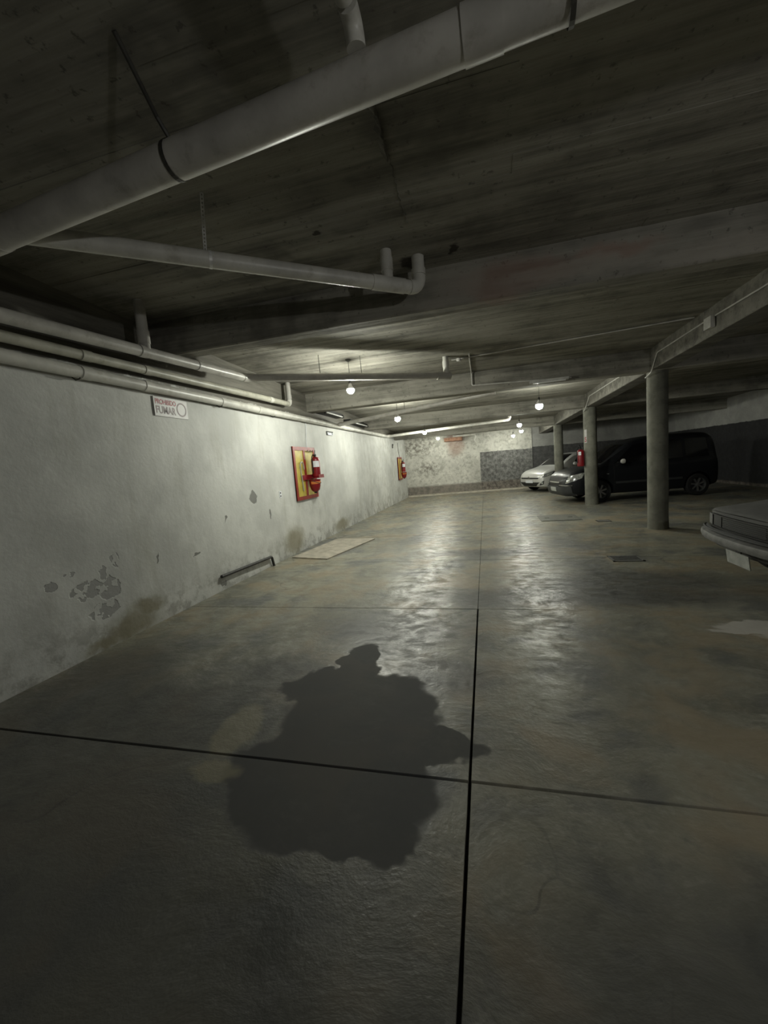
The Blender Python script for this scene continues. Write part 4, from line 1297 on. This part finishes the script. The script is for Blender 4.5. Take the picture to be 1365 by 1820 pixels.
patch('bumper_trim', [(0.42, 0.53), (0.79, 0.515), (0.79, 0.54), (0.42, 0.555)], 'front', 'chrome', 0.03, 12, 2, thick=0.03)
patch('number_plate', [(-0.22, 0.36), (0.22, 0.36), (0.22, 0.47), (-0.22, 0.47)], 'front', 'plate', 0.045, 8, 3, thick=0.02)
for s in (-1, 1):
    y = s * 0.90
    mo = build(MB().lathe([(0.0, -0.05), (0.035, -0.045), (0.065, -0.01), (0.07, 0.03), (0.065, 0.05), (0.0, 0.05)], (1.55, s * 0.95, 1.12), (1, 0, 0), 16), 'mirror', M['conduit'], van, True, local=True)
    build(MB().box((1.56, s * 0.89, 1.08), (0.05, 0.10, 0.05)), 'mirror_arm', M['black'], mo, local=True)
    build(MB().lathe([(0.0, 0.0), (0.058, 0.0), (0.0, 0.004)], (1.601, s * 0.95, 1.12), (1, 0, 0), 14), 'mirror_glass', M['glass'], mo, local=True)

# -- silver hatchback
ST = [(0.00, 0.50, 0.34, 0.50, 0.57, 0.40), (0.03, 0.62, 0.26, 0.58, 0.65, 0.50), (0.12, 0.73, 0.20, 0.69, 0.75, 0.60), (0.34, 0.80, 0.18, 0.79, 0.86, 0.65),
      (0.74, 0.83, 0.18, 0.88, 0.95, 0.67), (0.98, 0.838, 0.18, 0.92, 1.01, 0.67), (1.40, 0.84, 0.18, 0.94, 1.27, 0.62), (1.78, 0.84, 0.18, 0.95, 1.43, 0.58),
      (2.20, 0.84, 0.18, 0.96, 1.47, 0.57), (2.90, 0.84, 0.18, 0.98, 1.44, 0.57), (3.40, 0.83, 0.20, 1.00, 1.32, 0.58), (3.72, 0.80, 0.26, 0.98, 1.10, 0.62), (3.86, 0.70, 0.36, 0.85, 0.94, 0.55)]
hatch, patch, hb_ = make_car('parked_hatchback', 'silver hatchback parked by the far wall', (1.70, 17.40, 0), ST, (0.78, 3.22), 0.295, 0.735, 'silver', math.radians(31))
patch('windshield', [(1.02, -0.58), (1.02, 0.58), (1.74, 0.47), (1.74, -0.47)], 'top', 'glass')
for sd in ('left', 'right'):
    patch('side_window', [(1.48, 0.98), (2.18, 0.99), (2.18, 1.36), (1.86, 1.34)], sd, 'glass')
    patch('side_window', [(2.26, 0.99), (3.02, 1.02), (2.92, 1.34), (2.26, 1.37)], sd, 'glass')
    hl = patch('headlight', [(0.06, 0.565), (0.52, 0.71), (0.62, 0.82), (0.17, 0.715)], sd, 'plastic_dark', 0.006, 12, 8, thick=0.01)
    patch('lens', [(0.09, 0.588), (0.44, 0.705), (0.52, 0.782), (0.19, 0.70)], sd, 'lens', 0.012, 12, 8, hl, thick=0.012)
    patch('door_seam', [(1.30, 0.28), (1.312, 0.28), (1.312, 0.92), (1.30, 0.92)], sd, 'black', 0.002, 2, 12)
    patch('door_seam', [(2.22, 0.28), (2.232, 0.28), (2.232, 1.38), (2.22, 1.38)], sd, 'black', 0.002, 2, 14)
    patch('door_handle', [(2.02, 0.84), (2.18, 0.845), (2.18, 0.87), (2.02, 0.865)], sd, 'silver', 0.02, 4, 2, thick=0.022)
patch('upper_grille', [(-0.52, 0.530), (0.52, 0.530), (0.56, 0.585), (-0.56, 0.585)], 'front', 'black', 0.008, 16, 4)
patch('lower_grille', [(-0.38, 0.25), (0.38, 0.25), (0.60, 0.40), (-0.60, 0.40)], 'front', 'black', 0.010, 18, 6)
for s in (-1, 1):
    c = [(s * 0.58, 0.28), (s * 0.72, 0.32), (s * 0.735, 0.47), (s * 0.64, 0.39)]
    if s < 0:
        c = [c[1], c[0], c[3], c[2]]
    fo = patch('fog_light_recess', c, 'front', 'black', 0.010, 6, 6)
    patch('fog_lens', [(s * 0.672 - 0.03, 0.345), (s * 0.672 + 0.03, 0.345), (s * 0.672 + 0.03, 0.395), (s * 0.672 - 0.03, 0.395)], 'front', 'lens', 0.016, 4, 4, fo)
patch('number_plate', [(-0.22, 0.375), (0.22, 0.375), (0.22, 0.475), (-0.22, 0.475)], 'front', 'label', 0.022, 8, 3, thick=0.024)
# oval emblem with a slanted letter
em = MB()
hit, nrm, _, _ = hb_.ray_cast(Vector((-3, 0, 0.585)), Vector((1, 0, 0)), 10)
bx_ = hit.x - 0.018
pts = [Vector((bx_, 0.065 * math.cos(2 * math.pi * i / 24), 0.59 + 0.034 * math.sin(2 * math.pi * i / 24))) for i in range(25)]
em.tube(pts, 0.006, 6, False)
for yy in (-0.022, 0.022):
    em.tube([(bx_, yy + 0.008, 0.567), (bx_, yy - 0.008, 0.613)], 0.006, 6)
em.tube([(bx_, 0.024, 0.586), (bx_, -0.024, 0.594)], 0.005, 6)
build(em, 'emblem', M['chrome'], hatch, True, local=True)
for s in (-1, 1):
    mo = build(MB().lathe([(0.0, -0.06), (0.04, -0.05), (0.07, -0.01), (0.075, 0.03), (0.07, 0.05), (0.0, 0.05)], (1.42, s * 0.93, 1.03), (1, 0, 0), 16), 'mirror', M['silver'], hatch, True, local=True)
    build(MB().box((1.43, s * 0.86, 0.99), (0.04, 0.09, 0.04)), 'mirror_arm', M['black'], mo, local=True)

# -- old boxy sedan at the edge
ST = [(0.00, 0.735, 0.40, 0.70, 0.745, 0.70), (0.05, 0.775, 0.34, 0.715, 0.765, 0.72), (0.30, 0.80, 0.28, 0.74, 0.79, 0.73), (0.80, 0.81, 0.25, 0.80, 0.85, 0.73), (1.25, 0.81, 0.25, 0.85, 0.90, 0.73),
      (1.70, 0.81, 0.25, 0.87, 1.28, 0.60), (1.95, 0.81, 0.25, 0.88, 1.38, 0.57), (2.4, 0.81, 0.25, 0.88, 1.41, 0.57), (2.9, 0.81, 0.25, 0.88, 1.38, 0.58), (3.15, 0.81, 0.25, 0.88, 1.24, 0.62),
      (3.45, 0.81, 0.26, 0.87, 0.93, 0.72), (4.15, 0.79, 0.32, 0.80, 0.86, 0.72), (4.28, 0.74, 0.42, 0.74, 0.80, 0.68)]
sed, patch, sb_ = make_car('parked_sedan', 'dusty old boxy sedan with dull chrome bumper at the aisle edge', (2.36, 4.55, 0), ST, (0.78, 3.25), 0.305, 0.715, 'old_car', 0.0, 0.10)
patch('windshield', [(1.32, -0.60), (1.32, 0.60), (1.74, 0.50), (1.74, -0.50)], 'top', 'glass')
patch('rear_window', [(3.02, -0.50), (3.02, 0.50), (3.38, 0.58), (3.38, -0.58)], 'top', 'glass')
for sd in ('left', 'right'):
    patch('side_window', [(1.62, 0.92), (2.30, 0.92), (2.30, 1.30), (1.92, 1.29)], sd, 'glass')
    patch('side_window', [(2.38, 0.92), (3.15, 0.92), (2.92, 1.29), (2.38, 1.31)], sd, 'glass')
    patch('corner_lamp', [(0.05, 0.59), (0.16, 0.59), (0.16, 0.69), (0.05, 0.69)], sd, 'dull_chrome', 0.008, 4, 4, thick=0.012)
    patch('door_seam', [(1.45, 0.32), (1.46, 0.32), (1.46, 0.86), (1.45, 0.86)], sd, 'black', 0.002, 2, 8)
# front: recessed grille in a frame with slats, twin round lamps at each side
def strip(z0, z1, x0, x1, w0, w1, n=18):
    """bar across the nose from y=w0 to y=w1, swept with it"""
    mb = MB()
    for i in range(n):
        ya, yb = w0 + (w1 - w0) * i / n, w0 + (w1 - w0) * (i + 1) / n
        mb.add([(x, y_, z_) for z_ in (z0, z1) for y_ in (ya, yb) for x in (x0, x1)], ([(0, 2, 3, 1), (4, 5, 7, 6), (0, 4, 6, 2), (1, 3, 7, 5)]
               + ([(0, 1, 5, 4)] if i == 0 else []) + ([(2, 6, 7, 3)] if i == n - 1 else [])))
    return bowed(mb, 0.10)
gr = build(strip(0.585, 0.700, -0.006, 0.02, -0.58, 0.58), 'grille', M['black'], sed, local=True)
for i in range(6):
    z = 0.592 + i * 0.018
    build(strip(z, z + 0.006, -0.014, -0.006, -0.34, 0.34), 'slat', M['plastic_dark'], gr, local=True)
for (z0, z1) in ((0.700, 0.712), (0.572, 0.586)):
    build(strip(z0, z1, -0.022, 0.0, -0.60, 0.60), 'grille_frame', M['black'], sed, local=True)
for s in (-1, 1):
    build(strip(0.588, 0.698, -0.012, 0.0, min(s * 0.37, s * 0.57), max(s * 0.37, s * 0.57), 6), 'headlamp', M['dull_lens'], sed, local=True)
    build(strip(0.585, 0.700, -0.016, 0.02, min(s * 0.605, s * 0.725), max(s * 0.605, s * 0.725), 5), 'turn_signal', M['dull_chrome'], sed, local=True)
# swept bumper
def bumper(x0, z0, z1, dep, mat, name, extra=0.0):
    vs, fs = [], []
    n = 20
    for i in range(n + 1):
        u = -1 + 2 * i / n
        y_ = 0.80 * u
        x_ = x0 + 0.12 * abs(u) ** 2.6 + 0.05 * max(0, abs(u) - 0.85)
        for (dx, z_) in ((0.0, z0), (-dep, z0 + 0.02), (-dep - 0.012, (z0 + z1) / 2), (-dep, z1 - 0.02), (0.0, z1)):
            vs.append((x_ + dx, y_, z_))
    for i in range(n):
        for k in range(4):
            fs.append((i * 5 + k, i * 5 + k + 1, (i + 1) * 5 + k + 1, (i + 1) * 5 + k))
        fs.append((i * 5 + 4, i * 5, (i + 1) * 5, (i + 1) * 5 + 4))
    fs += [tuple(range(5)), tuple(n * 5 + k for k in range(5))]
    build(MB().add(vs, fs), name, M[mat], sed, True, local=True)
bumper(-0.06, 0.430, 0.545, 0.05, 'dull_chrome', 'bumper')
bumper(-0.05, 0.547, 0.570, 0.035, 'plastic_dark', 'bumper_strip')
for s in (-1, 1):
    build(MB().box2((-0.06, s * 0.45 - 0.03, 0.45), (0.12, s * 0.45 + 0.03, 0.51)), 'bumper_bracket', M['black'], sed, local=True)
pl = build(MB().box((-0.075, -0.08, 0.355), (0.008, 0.36, 0.13), Matrix.Rotation(math.radians(-8), 3, 'Y')), 'number_plate', M['plate'], sed, local=True)
build(MB().box((-0.070, -0.08, 0.425), (0.012, 0.08, 0.03)), 'plate_bracket', M['black'], pl, local=True)
